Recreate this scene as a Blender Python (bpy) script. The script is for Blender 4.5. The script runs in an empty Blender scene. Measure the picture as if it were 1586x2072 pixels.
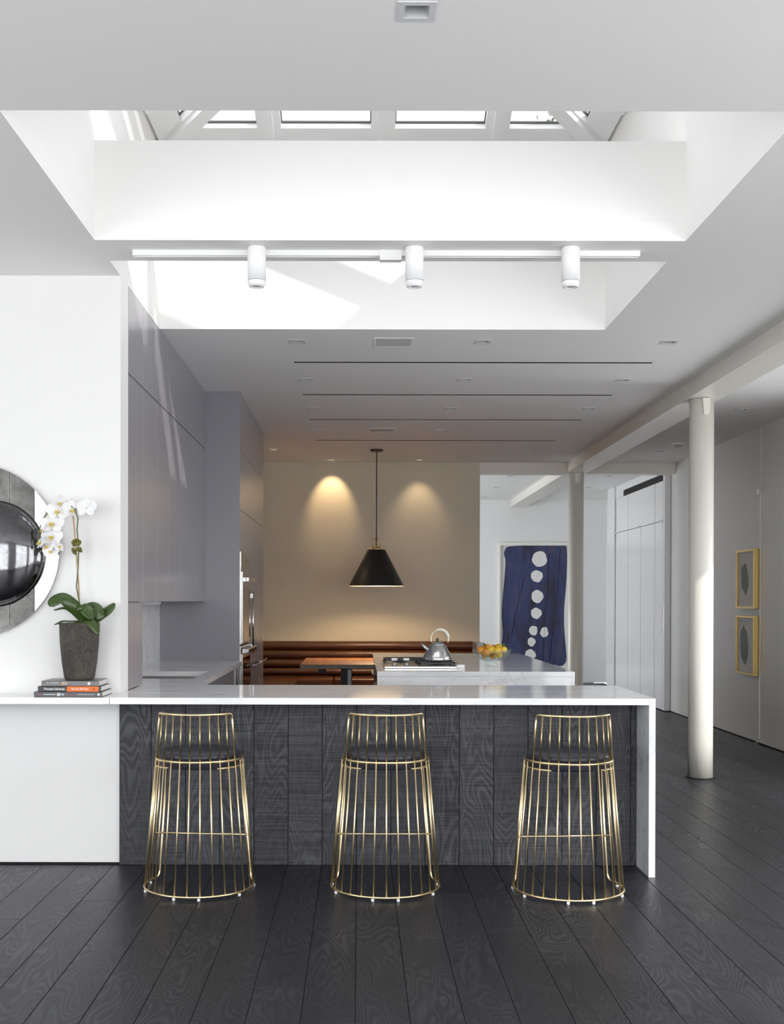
import bpy, bmesh, math, random
from math import sin, cos, pi, radians, sqrt, atan2
from mathutils import Vector, Matrix, Euler

random.seed(7)
S = bpy.context.scene
COL = S.collection

# ------------------------------------------------------------------ camera
FPX, PX0, PY0, PITCH, ROLL = 2350.0, 724.56, 1214.05, 0.0067, 0.0019
cd = bpy.data.cameras.new('camera')
cam = bpy.data.objects.new('camera', cd); COL.objects.link(cam)
S.camera = cam
cam.location = (0, 0, 1.424)
RM = Matrix.Rotation(pi / 2 - PITCH, 3, 'X') @ Matrix.Rotation(ROLL, 3, 'Z')
cam.rotation_euler = RM.to_euler()
cd.sensor_fit = 'HORIZONTAL'; cd.sensor_width = 36.0
cd.lens = FPX / 1586 * 36.0
_d = RM.transposed() @ Vector((0, 1, 0))
cd.shift_x = (793 + FPX * _d.x / -_d.z - PX0) / 1586
cd.shift_y = (PY0 - 1036 + FPX * _d.y / -_d.z) / 1586
cd.clip_start = 0.05; cd.clip_end = 200

# ------------------------------------------------------------------ world, sun, big lights, exposure
W = bpy.data.worlds.new('sky'); S.world = W; W.use_nodes = True
_bg = W.node_tree.nodes['Background']
_bg.inputs[0].default_value = (0.95, 0.97, 1.0, 1); _bg.inputs[1].default_value = 2.15

def add_light(name, kind, loc, rot, energy, color, **kw):
    l = bpy.data.lights.new(name, kind); l.energy = energy; l.color = color
    for k, v in kw.items(): setattr(l, k, v)
    o = bpy.data.objects.new(name, l); COL.objects.link(o); o.location = loc
    o.rotation_euler = rot
    return o
_sd = Vector((-0.92, 1.0, -0.74))
add_light('sunlight', 'SUN', (3, 0, 8), _sd.to_track_quat('-Z', 'Y').to_euler(), 2.6, (1, 0.97, 0.92), angle=radians(0.7))
add_light('added_right_fill', 'AREA', (4.5, 2.6, 1.7), (0, radians(90), 0), 85, (0.96, 0.97, 1.0), shape='RECTANGLE', size=2.2, size_y=3.4)  # added fill lamp outside an invented window, brightens cabinets from the right
add_light('added_right_fill', 'AREA', (4.5, 8.1, 1.7), (0, radians(90), 0), 20, (0.96, 0.97, 1.0), shape='RECTANGLE', size=2.2, size_y=3.2)  # second added fill lamp, more light for the kitchen
# daylight through the windows behind the camera and of the far room
for wx in (-3.0, 0.2, 3.0):
    add_light('window_daylight', 'AREA', (wx, -1.4, 1.55), (radians(90), 0, 0), 80, (0.97, 0.98, 1.0), shape='RECTANGLE', size=2.2, size_y=2.9)
add_light('side_window_daylight', 'AREA', (-5.3, 2.4, 1.6), (0, radians(-90), 0), 55, (0.94, 0.97, 1.0), shape='RECTANGLE', size=2.2, size_y=3.2)
add_light('far_window_daylight', 'AREA', (-1.5, 17.4, 1.7), (0, radians(-90), 0), 130, (0.92, 0.96, 1.0), shape='RECTANGLE', size=2.2, size_y=3.6)
S.view_settings.view_transform = 'Standard'
S.view_settings.look = 'None'
S.view_settings.exposure = 0.1
S.view_settings.gamma = 1.0
S.view_settings.use_curve_mapping = False
cy = S.cycles
cy.use_denoising = True
cy.max_bounces = 12; cy.diffuse_bounces = 7; cy.glossy_bounces = 6; cy.transmission_bounces = 8; cy.transparent_max_bounces = 12
cy.sample_clamp_indirect = 8.0
cy.caustics_reflective = False; cy.caustics_refractive = False

# ------------------------------------------------------------------ materials
MATS = {}
class NT:
    def __init__(s, name):
        s.m = bpy.data.materials.new(name); s.m.use_nodes = True
        s.t = s.m.node_tree; s.b = s.t.nodes['Principled BSDF']; s.out = s.t.nodes['Material Output']
    def n(s, typ, **kw):
        x = s.t.nodes.new(typ)
        for k, v in kw.items():
            if k in x.inputs: x.inputs[k].default_value = v
            else: setattr(x, k, v)
        return x
    def l(s, a, b): s.t.links.new(a, b)
    def ramp(s, fac, stops):
        r = s.t.nodes.new('ShaderNodeValToRGB'); el = r.color_ramp.elements
        while len(el) > 1: el.remove(el[-1])
        el[0].position = stops[0][0]; el[0].color = stops[0][1]
        for p, c in stops[1:]:
            e = el.new(p); e.color = c
        s.l(fac, r.inputs[0]); return r.outputs[0]
    def math(s, op, a, b=None):
        x = s.t.nodes.new('ShaderNodeMath'); x.operation = op
        for i, v in enumerate((a, b)):
            if v is None: continue
            if isinstance(v, (int, float)): x.inputs[i].default_value = v
            else: s.l(v, x.inputs[i])
        return x.outputs[0]
    def mapping(s, src, scale, loc=None):
        x = s.t.nodes.new('ShaderNodeMapping'); s.l(src, x.inputs[0]); x.inputs['Scale'].default_value = scale
        if loc is not None: s.l(loc, x.inputs['Location'])
        return x.outputs[0]
    def noise(s, vec, scale, detail=3, rough=0.5, dist=0.0):
        x = s.t.nodes.new('ShaderNodeTexNoise'); s.l(vec, x.inputs['Vector'])
        x.inputs['Scale'].default_value = scale; x.inputs['Detail'].default_value = detail
        x.inputs['Roughness'].default_value = rough; x.inputs['Distortion'].default_value = dist
        return x.outputs[0]
    def mix(s, fac, a, b, mode='MIX'):
        x = s.t.nodes.new('ShaderNodeMix'); x.data_type = 'RGBA'; x.blend_type = mode
        for i, v in ((0, fac), (6, a), (7, b)):
            if isinstance(v, (int, float)): x.inputs[i].default_value = v
            elif isinstance(v, tuple): x.inputs[i].default_value = v
            else: s.l(v, x.inputs[i])
        return x.outputs[2]
    def bump(s, h, strength, dist=0.002):
        x = s.t.nodes.new('ShaderNodeBump'); x.inputs['Strength'].default_value = strength; x.inputs['Distance'].default_value = dist
        s.l(h, x.inputs['Height']); s.l(x.outputs[0], s.b.inputs['Normal'])
def c4(c): return (c[0], c[1], c[2], 1)

def plain(name, col, rough=0.5, metal=0.0, var=0.06, scale=6.0, bump=0.0, bscale=120, emit=None, spec=0.5, coat=0.0):
    """painted or solid surface with slight mottling"""
    if name in MATS: return MATS[name]
    t = NT(name); g = t.n('ShaderNodeTexCoord').outputs['Object']
    nz = t.noise(g, scale, 4)
    a = c4([min(1, x * (1 + var)) for x in col]); b = c4([x * (1 - var) for x in col])
    t.l(t.mix(nz, b, a), t.b.inputs['Base Color'])
    t.b.inputs['Roughness'].default_value = rough; t.b.inputs['Metallic'].default_value = metal
    t.b.inputs['Specular IOR Level'].default_value = spec
    if coat: t.b.inputs['Coat Weight'].default_value = coat; t.b.inputs['Coat Roughness'].default_value = 0.1
    if bump: t.bump(t.noise(g, bscale, 3), bump, 0.001)
    if emit: t.b.inputs['Emission Color'].default_value = c4(emit[0]); t.b.inputs['Emission Strength'].default_value = emit[1]
    MATS[name] = t.m
    return t.m

def oak(name, dark, light, axis, rough=0.42, bump=0.35, saw=0.3, ringf=80.0, spec=0.5, var=.12):
    """stained, saw-marked oak; grain runs along the given local axis (1=y, 2=z)"""
    t = NT(name); g = t.n('ShaderNodeTexCoord').outputs['Object']
    rnd = t.n('ShaderNodeObjectInfo').outputs['Random']
    off = t.n('ShaderNodeCombineXYZ'); r1 = t.math('MULTIPLY', rnd, 37.0)
    t.l(r1, off.inputs[0]); t.l(t.math('MULTIPLY', rnd, 91.0), off.inputs[1]); t.l(r1, off.inputs[2])
    def sc(a, l): return (a, l, a) if axis == 1 else (a, a, l)
    v1 = t.mapping(g, sc(5.0, 1.15), off.outputs[0])
    n1 = t.noise(v1, 1.0, 2.0, 0.45, 0.35)
    rings = t.math('SINE', t.math('MULTIPLY', n1, ringf * 2 * pi * 0.35))
    rings = t.math('POWER', t.math('ADD', t.math('MULTIPLY', rings, 0.5), 0.5), 1.8)
    v2 = t.mapping(g, sc(190.0, 5.0), off.outputs[0]); fib = t.noise(v2, 1.0, 3.0, 0.6)
    v3 = t.mapping(g, sc(2.5, 230.0), off.outputs[0]); sw = t.noise(v3, 1.0, 2.0, 0.5)
    patch = t.noise(t.mapping(g, sc(3.0, 1.3), off.outputs[0]), 1.0, 2.0)
    ringm = t.math('MULTIPLY', rings, t.ramp(patch, [(0.35, (0.25, 0.25, 0.25, 1)), (0.65, (1, 1, 1, 1))]))
    f = t.math('ADD', t.math('MULTIPLY', ringm, 0.45), t.math('MULTIPLY', fib, 0.45))
    f = t.math('ADD', f, t.math('MULTIPLY', t.math('SUBTRACT', sw, 0.5), saw))
    f = t.math('ADD', f, t.math('MULTIPLY', t.math('SUBTRACT', rnd, 0.5), var))
    col = t.mix(f, c4(dark), c4(light)); t.l(col, t.b.inputs['Base Color'])
    t.l(t.math('ADD', t.math('MULTIPLY', f, -0.14), rough + 0.08), t.b.inputs['Roughness'])
    t.b.inputs['Specular IOR Level'].default_value = spec
    h = t.math('ADD', t.math('MULTIPLY', ringm, 0.5), t.math('ADD', t.math('MULTIPLY', fib, 0.5), t.math('MULTIPLY', sw, 0.6)))
    t.bump(h, bump, 0.0012)
    MATS[name] = t.m; return t.m

def marble(name, vein=0.55, rough=0.08, srot=(0, 0, 0), sscale=(1.1, 15, 15), samt=.30):
    t = NT(name); g = t.n('ShaderNodeTexCoord').outputs['Object']
    g2 = t.n('ShaderNodeMapping'); t.l(g, g2.inputs[0]); g2.inputs['Rotation'].default_value = (0.5, 0.6, 0.35); g2.inputs['Scale'].default_value = (1.0, 2.2, 1.6)
    v = g2.outputs[0]
    warp = t.noise(v, 2.3, 5, 0.6)
    vv = t.n('ShaderNodeVectorMath', operation='MULTIPLY_ADD'); cmb = t.n('ShaderNodeCombineXYZ')
    t.l(warp, cmb.inputs[0]); t.l(t.noise(v, 3.1, 4), cmb.inputs[1]); t.l(warp, cmb.inputs[2])
    t.l(cmb.outputs[0], vv.inputs[0]); vv.inputs[1].default_value = (0.9, 0.9, 0.9); t.l(v, vv.inputs[2])
    n1 = t.noise(vv.outputs[0], 1.9, 3.5, 0.5, 0.3)
    thin = t.math('ABSOLUTE', t.math('SUBTRACT', n1, 0.5))
    veins = t.ramp(thin, [(0.0, (1, 1, 1, 1)), (0.010, (0.40, 0.40, 0.40, 1)), (0.035, (0, 0, 0, 1))])
    mask = t.ramp(t.noise(v, 2.6, 3), [(0.48, (0, 0, 0, 1)), (0.64, (1, 1, 1, 1))])
    cloud = t.ramp(t.noise(vv.outputs[0], 1.8, 5, 0.6), [(0.35, (0.84, 0.85, 0.87, 1)), (0.62, (0.93, 0.93, 0.935, 1))])
    f = t.math('MULTIPLY', t.math('MULTIPLY', veins, mask), vein)
    sm_ = t.n('ShaderNodeMapping'); t.l(g, sm_.inputs[0]); sm_.inputs['Rotation'].default_value = srot
    st = t.ramp(t.noise(t.mapping(sm_.outputs[0], sscale), 1.0, 5, 0.6, 0.6), [(0.50, (0, 0, 0, 1)), (0.68, (1, 1, 1, 1))])
    cloud = t.mix(t.math('MULTIPLY', st, samt), cloud, (0.50, 0.51, 0.55, 1))
    t.l(t.mix(f, cloud, (0.38, 0.39, 0.42, 1)), t.b.inputs['Base Color'])
    t.b.inputs['Roughness'].default_value = rough
    MATS[name] = t.m; return t.m

M_wall = plain('white_wall_paint', (0.84, 0.835, 0.825), 0.55, var=0.012, bump=0.03)

M_ceil = plain('ceiling_paint', (0.88, 0.87, 0.855), 0.7, var=0.012, bump=0.02)
M_shaft = M_ceil
M_beige = plain('warm_plaster_paint', (0.64, 0.585, 0.47), 0.6, var=0.02)
M_cream = plain('cream_gloss_paint', (0.78, 0.76, 0.69), 0.3, var=0.02)
M_grey = plain('lavender_grey_cabinet_paint', (0.29, 0.283, 0.310), 0.24, var=0.015)
M_greydark = plain('dark_gap_lining', (0.03, 0.03, 0.035), 0.7)
M_white = plain('white_powder_coat', (0.92, 0.92, 0.915), 0.35, var=0.01)
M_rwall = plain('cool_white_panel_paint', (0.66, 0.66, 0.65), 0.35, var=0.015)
M_black = plain('matt_black', (0.012, 0.012, 0.013), 0.5)
M_blackgap = plain('slot_black', (0.006, 0.006, 0.006), 0.8)
M_steel = plain('brushed_steel', (0.62, 0.61, 0.59), 0.25, 1.0, var=0.06, scale=30)
M_chrome = plain('polished_steel', (0.72, 0.72, 0.72), 0.12, 1.0, var=0.03)
M_darkmetal = plain('dark_cast_iron', (0.05, 0.053, 0.058), 0.45, 0.4, bump=0.3)
M_brass = plain('polished_brass', (0.92, 0.75, 0.45), 0.28, 1.0, var=0.05, scale=20)
M_brassd = plain('aged_and_shaded_brass', (0.45, 0.36, 0.19), 0.25, 1.0, var=0.1, scale=40)  # also on stool back rods, where shade is put into the colour
M_goldf = plain('gold_leaf_frame', (0.62, 0.44, 0.16), 0.35, 0.8, var=0.1, scale=30)
M_navy = plain('navy_leather', (0.028, 0.029, 0.042), 0.36, bump=0.25, bscale=260)
M_bronze = plain('dark_bronze', (0.07, 0.055, 0.04), 0.4, 0.6)
M_leather = None
M_marble = marble('carrara_marble', .38)
M_marble2 = marble('carrara_marble_wall', 0.75, 0.12, (0, .9, 0), (3, 12, 22), .34)
M_floor = oak('black_stained_oak_floor', (0.006, 0.006, 0.009), (0.054, 0.056, 0.068), 1, rough=0.36, bump=0.35, saw=0.35, spec=.42)
M_clad = oak('charcoal_sawn_oak', (0.006, 0.0065, 0.009), (0.098, 0.100, 0.113), 2, rough=0.55, bump=0.9, saw=1.1, var=.2)
M_table = oak('reddish_table_wood', (0.22, 0.065, 0.02), (0.55, 0.20, 0.06), 1, rough=0.4, bump=0.1, saw=0.0, ringf=10)
M_tedge = plain('table_edge_wood', (0.20, 0.17, 0.12), 0.5, var=0.3, scale=25)

def leather():
    t = NT('cognac_leather'); g = t.n('ShaderNodeTexCoord').outputs['Object']
    n1 = t.noise(t.mapping(g, (3, 3, 3)), 1, 5); wr = t.noise(t.mapping(g, (26, 26, 4)), 1, 5, 0.6, 0.5)
    t.l(t.mix(n1, (0.040, 0.012, 0.005, 1), (0.125, 0.040, 0.014, 1)), t.b.inputs['Base Color'])
    t.b.inputs['Roughness'].default_value = 0.36
    t.bump(wr, 0.55, 0.006); return t.m
M_leather = leather()

def glass(name, tint=(1, 1, 1), gloss=0.04, graz=.6):
    t = NT(name); tr = t.n('ShaderNodeBsdfTransparent'); gl = t.n('ShaderNodeBsdfGlossy'); gl.inputs['Roughness'].default_value = 0.02
    tr.inputs[0].default_value = c4(tint)
    fr = t.n('ShaderNodeLayerWeight', Blend=0.5); mx = t.n('ShaderNodeMixShader')
    t.l(t.math('ADD', t.math('MULTIPLY', t.math('POWER', fr.outputs['Facing'], 4.0), graz), gloss), mx.inputs[0]); t.l(tr.outputs[0], mx.inputs[1]); t.l(gl.outputs[0], mx.inputs[2])
    t.l(mx.outputs[0], t.out.inputs[0]); t.t.nodes.remove(t.b)
    return t.m
M_glass = glass('clear_window_glass')
M_pglass = glass('picture_glass', (1, 1, 1), 0.03, .12)
def realglass():
    t = NT('bowl_glass'); t.b.inputs['Base Color'].default_value = (0.93, 0.97, 0.96, 1); t.b.inputs['Roughness'].default_value = 0.0
    t.b.inputs['Transmission Weight'].default_value = 1.0; t.b.inputs['IOR'].default_value = 1.3; return t.m
M_bowl = glass('bowl_glass', (.93, .96, .95), .06, .75)
M_ovenglass = plain('black_oven_glass', (0.02, 0.018, 0.015), 0.05, var=0.0)

def antique(name, base, rough, stain):
    t = NT(name); g = t.n('ShaderNodeTexCoord').outputs['Object']
    rnd = t.n('ShaderNodeObjectInfo').outputs['Random']; off = t.n('ShaderNodeCombineXYZ'); t.l(t.math('MULTIPLY', rnd, 20.0), off.inputs[0])
    v = t.mapping(g, (1, 1, 1), off.outputs[0])
    n1 = t.noise(v, 9, 8, 0.7, 0.6); n2 = t.noise(v, 60, 5, 0.7)
    f = t.ramp(t.math('ADD', t.math('MULTIPLY', n1, 0.75), t.math('MULTIPLY', n2, 0.25)), [(0.36, (0, 0, 0, 1)), (0.62, (1, 1, 1, 1))])
    t.l(t.mix(f, c4(stain), c4(base)), t.b.inputs['Base Color']); t.b.inputs['Metallic'].default_value = 1.0
    t.l(t.math('ADD', t.math('MULTIPLY', f, -0.12), rough + 0.12), t.b.inputs['Roughness']); return t.m
M_antique = antique('antique_mirror', (0.46, 0.46, 0.45), 0.05, (0.15, 0.145, 0.14))
M_dome = antique('smoked_convex_mirror', (0.20, 0.20, 0.21), 0.02, (0.11, 0.11, 0.11))

def potmat():
    t = NT('rough_stoneware'); g = t.n('ShaderNodeTexCoord').outputs['Object']
    n1 = t.noise(g, 90, 6, 0.8); n2 = t.noise(g, 9, 4)
    c = t.mix(t.ramp(t.math('ADD', t.math('MULTIPLY', n1, 0.65), t.math('MULTIPLY', n2, 0.35)), [(.36, (0, 0, 0, 1)), (.66, (1, 1, 1, 1))]), (0.012, 0.010, 0.009, 1), (0.125, 0.108, 0.090, 1))
    t.l(c, t.b.inputs['Base Color']); t.b.inputs['Roughness'].default_value = 0.8; t.bump(n1, 0.5, 0.002); return t.m
M_pot = potmat()
M_leaf = plain('orchid_leaf_green', (0.040, 0.078, 0.014), 0.28, var=0.35, scale=14)
M_petal = plain('white_orchid_petal', (0.86, 0.86, 0.86), 0.5, var=0.02)
M_lip = plain('yellow_orchid_lip', (0.72, 0.55, 0.15), 0.5, var=0.3, scale=90)
M_stem = plain('green_stem', (0.10, 0.12, 0.05), 0.5, var=0.2, scale=60)
M_cane = plain('bamboo_cane', (0.48, 0.33, 0.19), 0.5, var=0.2, scale=60)
M_moss = plain('dry_moss', (0.14, 0.14, 0.03), 0.9, var=0.6, scale=120, bump=1.0, bscale=200)
M_orange = plain('orange_peel', (0.86, 0.36, 0.03), 0.4, var=0.15, scale=18, bump=0.3, bscale=400)
M_yellow = plain('yellow_fruit_peel', (0.85, 0.55, 0.05), 0.4, var=0.12, scale=18, bump=0.3, bscale=400)
M_paper = plain('page_paper', (0.74, 0.72, 0.68), 0.8, var=0.05, scale=200)
M_ivory = plain('ivory_plastic', (0.80, 0.77, 0.64), 0.35)

def blueart():
    t = NT('indigo_brushed_paint'); g = t.n('ShaderNodeTexCoord').outputs['Object']
    n1 = t.noise(t.mapping(g, (7, 7, 1.3)), 1, 5, 0.55, 0.9); n2 = t.noise(t.mapping(g, (2.2, 2, 1.2)), 1, 4, 0.5, 0.8)
    f = t.math('ADD', t.math('MULTIPLY', n1, 0.6), t.math('MULTIPLY', n2, 0.4))
    c = t.ramp(f, [(0.33, (0.022, 0.018, 0.028, 1)), (0.44, (0.030, 0.032, 0.078, 1)), (0.52, (0.034, 0.048, 0.140, 1)), (0.60, (0.060, 0.062, 0.120, 1)), (.68, (.085, .07, .085, 1))])
    t.l(c, t.b.inputs['Base Color']); t.b.inputs['Roughness'].default_value = 0.6; return t.m
M_blue = blueart()
M_artpaper = plain('art_paper_white', (0.80, 0.80, 0.78), 0.7, var=0.02)
M_artgrey = plain('art_paper_grey', (0.56, 0.54, 0.49), 0.9, var=0.02, spec=.1)
M_ink = plain('brown_black_ink', (0.040, 0.031, 0.027), 0.9, var=0.3, spec=.05)

# ------------------------------------------------------------------ mesh builder
class MB:
    def __init__(s): s.v = []; s.f = []; s.sm = []
    def add(s, vs, fs, smooth=False):
        o = len(s.v); s.v += [Vector(v) for v in vs]; s.f += [tuple(i + o for i in f) for f in fs]; s.sm += [smooth] * len(fs); return s
    def box(s, x0, x1, y0, y1, z0, z1):
        return s.add([(x0, y0, z0), (x1, y0, z0), (x1, y1, z0), (x0, y1, z0), (x0, y0, z1), (x1, y0, z1), (x1, y1, z1), (x0, y1, z1)],
                     [(0, 3, 2, 1), (4, 5, 6, 7), (0, 1, 5, 4), (1, 2, 6, 5), (2, 3, 7, 6), (3, 0, 4, 7)])
    def prism(s, poly, lo, hi, axis=2):
        n = len(poly)
        def p(a, b, h):
            return (a, b, h) if axis == 2 else ((a, h, b) if axis == 1 else (h, a, b))
        vs = [p(a, b, lo) for a, b in poly] + [p(a, b, hi) for a, b in poly]
        fs = [tuple(range(n - 1, -1, -1)), tuple(range(n, 2 * n))] + [(i, (i + 1) % n, n + (i + 1) % n, n + i) for i in range(n)]
        return s.add(vs, fs)
    def lathe(s, prof, n=32, c=(0, 0, 0), cap=True, axis='z', smooth=True):
        vs = []; fs = []
        for r, h in prof:
            for i in range(n):
                a = 2 * pi * i / n
                if axis == 'z': vs.append((c[0] + r * cos(a), c[1] + r * sin(a), c[2] + h))
                elif axis == 'y': vs.append((c[0] + r * cos(a), c[1] + h, c[2] + r * sin(a)))
                else: vs.append((c[0] + h, c[1] + r * cos(a), c[2] + r * sin(a)))
        m = len(prof)
        for j in range(m - 1):
            for i in range(n):
                fs.append((j * n + i, j * n + (i + 1) % n, (j + 1) * n + (i + 1) % n, (j + 1) * n + i))
        s.add(vs, fs, smooth)
        if cap:
            o = len(s.v) - len(vs)
            s.f += [tuple(o + i for i in range(n - 1, -1, -1)), tuple(o + (m - 1) * n + i for i in range(n))]; s.sm += [False, False]
        return s
    def tube(s, pts, r, n=8, closed=False, cap=True):
        pts = [Vector(p) for p in pts]; m = len(pts); vs = []; fs = []; up = None
        for i, p in enumerate(pts):
            if closed: t = pts[(i + 1) % m] - pts[i - 1]
            else: t = pts[min(i + 1, m - 1)] - pts[max(i - 1, 0)]
            t.normalize()
            if up is None:
                up = Vector((0, 0, 1)) if abs(t.z) < 0.9 else Vector((1, 0, 0))
            up = (up - t * up.dot(t)).normalized(); q = t.cross(up)
            rr = r[i] if isinstance(r, (list, tuple)) else r
            for k in range(n):
                a = 2 * pi * k / n; vs.append(p + (up * cos(a) + q * sin(a)) * rr)
        for j in range(m if closed else m - 1):
            for k in range(n):
                a, b = j * n, ((j + 1) % m) * n
                fs.append((a + k, a + (k + 1) % n, b + (k + 1) % n, b + k))
        if cap and not closed: fs += [tuple(range(n - 1, -1, -1)), tuple((m - 1) * n + k for k in range(n))]
        return s.add(vs, fs, True)
    def ball(s, c, r, n=12, m=8, sc=(1, 1, 1)):
        vs = [(c[0], c[1], c[2] - r * sc[2])]; fs = []
        for j in range(1, m):
            b = -pi / 2 + pi * j / m
            for i in range(n):
                a = 2 * pi * i / n; vs.append((c[0] + r * sc[0] * cos(b) * cos(a), c[1] + r * sc[1] * cos(b) * sin(a), c[2] + r * sc[2] * sin(b)))
        vs.append((c[0], c[1], c[2] + r * sc[2]))
        for i in range(n): fs.append((0, 1 + (i + 1) % n, 1 + i)); fs.append((len(vs) - 1, 1 + (m - 2) * n + i, 1 + (m - 2) * n + (i + 1) % n))
        for j in range(m - 2):
            for i in range(n):
                a = 1 + j * n; fs.append((a + i, a + (i + 1) % n, a + n + (i + 1) % n, a + n + i))
        return s.add(vs, fs, True)
    def xf(s, M):
        s.v = [M @ v for v in s.v]; return s
    def mesh(s, name, mat, off=(0, 0, 0), bevel=0.0, seg=2):
        me = bpy.data.meshes.new(name); o = Vector(off)
        me.from_pydata([v - o for v in s.v], [], s.f)
        me.polygons.foreach_set('use_smooth', s.sm)
        bm = bmesh.new(); bm.from_mesh(me)
        bmesh.ops.recalc_face_normals(bm, faces=bm.faces)
        if bevel:
            ed = [e for e in bm.edges if len(e.link_faces) == 2 and e.calc_face_angle(0) > 0.6]
            bmesh.ops.bevel(bm, geom=ed, offset=bevel, segments=seg, affect='EDGES', profile=0.6, clamp_overlap=True)
        bm.to_mesh(me); bm.free()
        me.materials.append(mat)
        return me

def link(name, me, loc=(0, 0, 0), parent=None):
    o = bpy.data.objects.new(name, me); COL.objects.link(o); o.location = loc
    if parent: o.parent = parent
    return o
def world_loc(o):
    v = Vector(o.location)
    while o.parent: o = o.parent; v = v + Vector(o.location)
    return v
def part(name, mb, mat, parent, bevel=0.0, origin=None, seg=2, label=None, kind=None):
    """world-space builder -> child of parent (thing roots are not rotated while building)"""
    pw = world_loc(parent); og = Vector(origin) if origin is not None else pw
    o = link(name, mb.mesh(name, mat, og, bevel, seg), og - pw, parent)
    if label: o['label'] = label
    if kind: o['kind'] = kind
    return o
def thing(name, label, cat, loc=(0, 0, 0), group=None):
    o = bpy.data.objects.new(name, None); COL.objects.link(o); o.location = loc; o.empty_display_size = 0.1
    o['label'] = label; o['category'] = cat
    if group: o['group'] = group
    return o
def solid(name, mb, mat, label, cat, loc=None, bevel=0.0, group=None, seg=2):
    if loc is None: loc = sum((Vector(v) for v in mb.v), Vector()) / len(mb.v)
    o = link(name, mb.mesh(name, mat, loc, bevel, seg), loc)
    o['label'] = label; o['category'] = cat
    if group: o['group'] = group
    return o
def struct(name, mb, mat, label, bevel=0.0, cat='wall', loc=(0, 0, 0)):
    o = link(name, mb.mesh(name, mat, loc, bevel), loc); o['kind'] = 'structure'; o['label'] = label; o['category'] = cat
    return o
def text_mb(s, size, rot, loc, depth=0.0006, squash=1.0, italic=0.0, bold=0.0):
    cu = bpy.data.curves.new('lettering', 'FONT'); cu.body = s; cu.size = size; cu.extrude = depth; cu.shear = italic; cu.offset = bold
    cu.align_x = 'CENTER'; cu.align_y = 'CENTER'; cu.resolution_u = 2
    o = bpy.data.objects.new('lettering', cu); COL.objects.link(o)
    dg = bpy.context.evaluated_depsgraph_get(); me = bpy.data.meshes.new_from_object(o.evaluated_get(dg))
    mb = MB(); Mx = Matrix.Translation(loc) @ Euler(rot).to_matrix().to_4x4() @ Matrix.Diagonal((squash, 1, 1, 1))
    mb.add([Mx @ v.co for v in me.vertices], [tuple(p.vertices) for p in me.polygons])
    bpy.data.objects.remove(o); bpy.data.curves.remove(cu); bpy.data.meshes.remove(me)
    return mb

# ------------------------------------------------------------------ key dimensions
H = 3.16
XL, XR = -1.276, 1.577
Y1, Y2, Y3, Y4 = 4.134, 5.619, 5.962, 7.461
ZB, ZC = 3.640, 4.335
YW = 6.236
BX0, BX1, BY0, BY1 = -5.0, 4.0, -1.3, 14.667

# ------------------------------------------------------------------ ceiling with real recesses
DL = []
for j, y in enumerate((7.815, 9.157, 10.524, 11.87)):
    for i, x in enumerate((-0.415, 0.834, 2.085)): DL.append((x, y, i, j))
OTHER = [(2.10, 13.44), (3.47, 10.54), (3.50, 13.51)]
LIT = [(-0.981, 13.40), (-0.337, 14.38), (0.757, 14.37)]
NEAR = (0.169, 3.435)
VENTS = [(0.235, 7.835), (0.243, 11.87)]
SLOTS = [8.499, 9.838, 11.193, 12.65]
ROOM2 = [(2.12, 16.25), (2.12, 17.86), (3.49, 16.2), (3.52, 17.84), (2.12, 19.55)]
holes = []
hs = 0.047
for x, y in [(a[0], a[1]) for a in DL] + OTHER + LIT + [NEAR]: holes.append((x - hs, x + hs, y - hs, y + hs))
for y in SLOTS: holes.append((-0.473, 2.147, y - 0.022, y + 0.022))
for x, y in VENTS: holes.append((x - 0.12, x + 0.12, y - 0.12, y + 0.12))
big = [(XL, XR, Y1, Y2), (XL, XR, Y3, Y4)]
def ceiling_slab(x0, x1, y0, y1, z0, z1, hl):
    xs = sorted({x0, x1} | {h[0] for h in hl} | {h[1] for h in hl}); ys = sorted({y0, y1} | {h[2] for h in hl} | {h[3] for h in hl})
    ins = [[any(h[0] <= (xs[i] + xs[i + 1]) / 2 <= h[1] and h[2] <= (ys[j] + ys[j + 1]) / 2 <= h[3] for h in hl) for j in range(len(ys) - 1)] for i in range(len(xs) - 1)]
    mb = MB(); nx, ny = len(xs), len(ys)
    vs = [(x, y, z) for z in (z0, z1) for x in xs for y in ys]; K = nx * ny
    def I(i, j, t): return t * K + i * ny + j
    fs = []
    for i in range(nx - 1):
        for j in range(ny - 1):
            if ins[i][j]: continue
            fs.append((I(i, j, 0), I(i, j + 1, 0), I(i + 1, j + 1, 0), I(i + 1, j, 0))); fs.append((I(i, j, 1), I(i + 1, j, 1), I(i + 1, j + 1, 1), I(i, j + 1, 1)))
            def out(a, b): return a < 0 or b < 0 or a >= nx - 1 or b >= ny - 1 or ins[a][b]
            if out(i - 1, j): fs.append((I(i, j, 0), I(i, j, 1), I(i, j + 1, 1), I(i, j + 1, 0)))
            if out(i + 1, j): fs.append((I(i + 1, j, 0), I(i + 1, j + 1, 0), I(i + 1, j + 1, 1), I(i + 1, j, 1)))
            if out(i, j - 1): fs.append((I(i, j, 0), I(i + 1, j, 0), I(i + 1, j, 1), I(i, j, 1)))
            if out(i, j + 1): fs.append((I(i, j + 1, 0), I(i, j + 1, 1), I(i + 1, j + 1, 1), I(i + 1, j + 1, 0)))
    mb.add(vs, fs)
    used = sorted({k for f in mb.f for k in f}); mp = {k: n for n, k in enumerate(used)}
    mb.v = [mb.v[k] for k in used]; mb.f = [tuple(mp[k] for k in f) for f in mb.f]
    return mb
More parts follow.
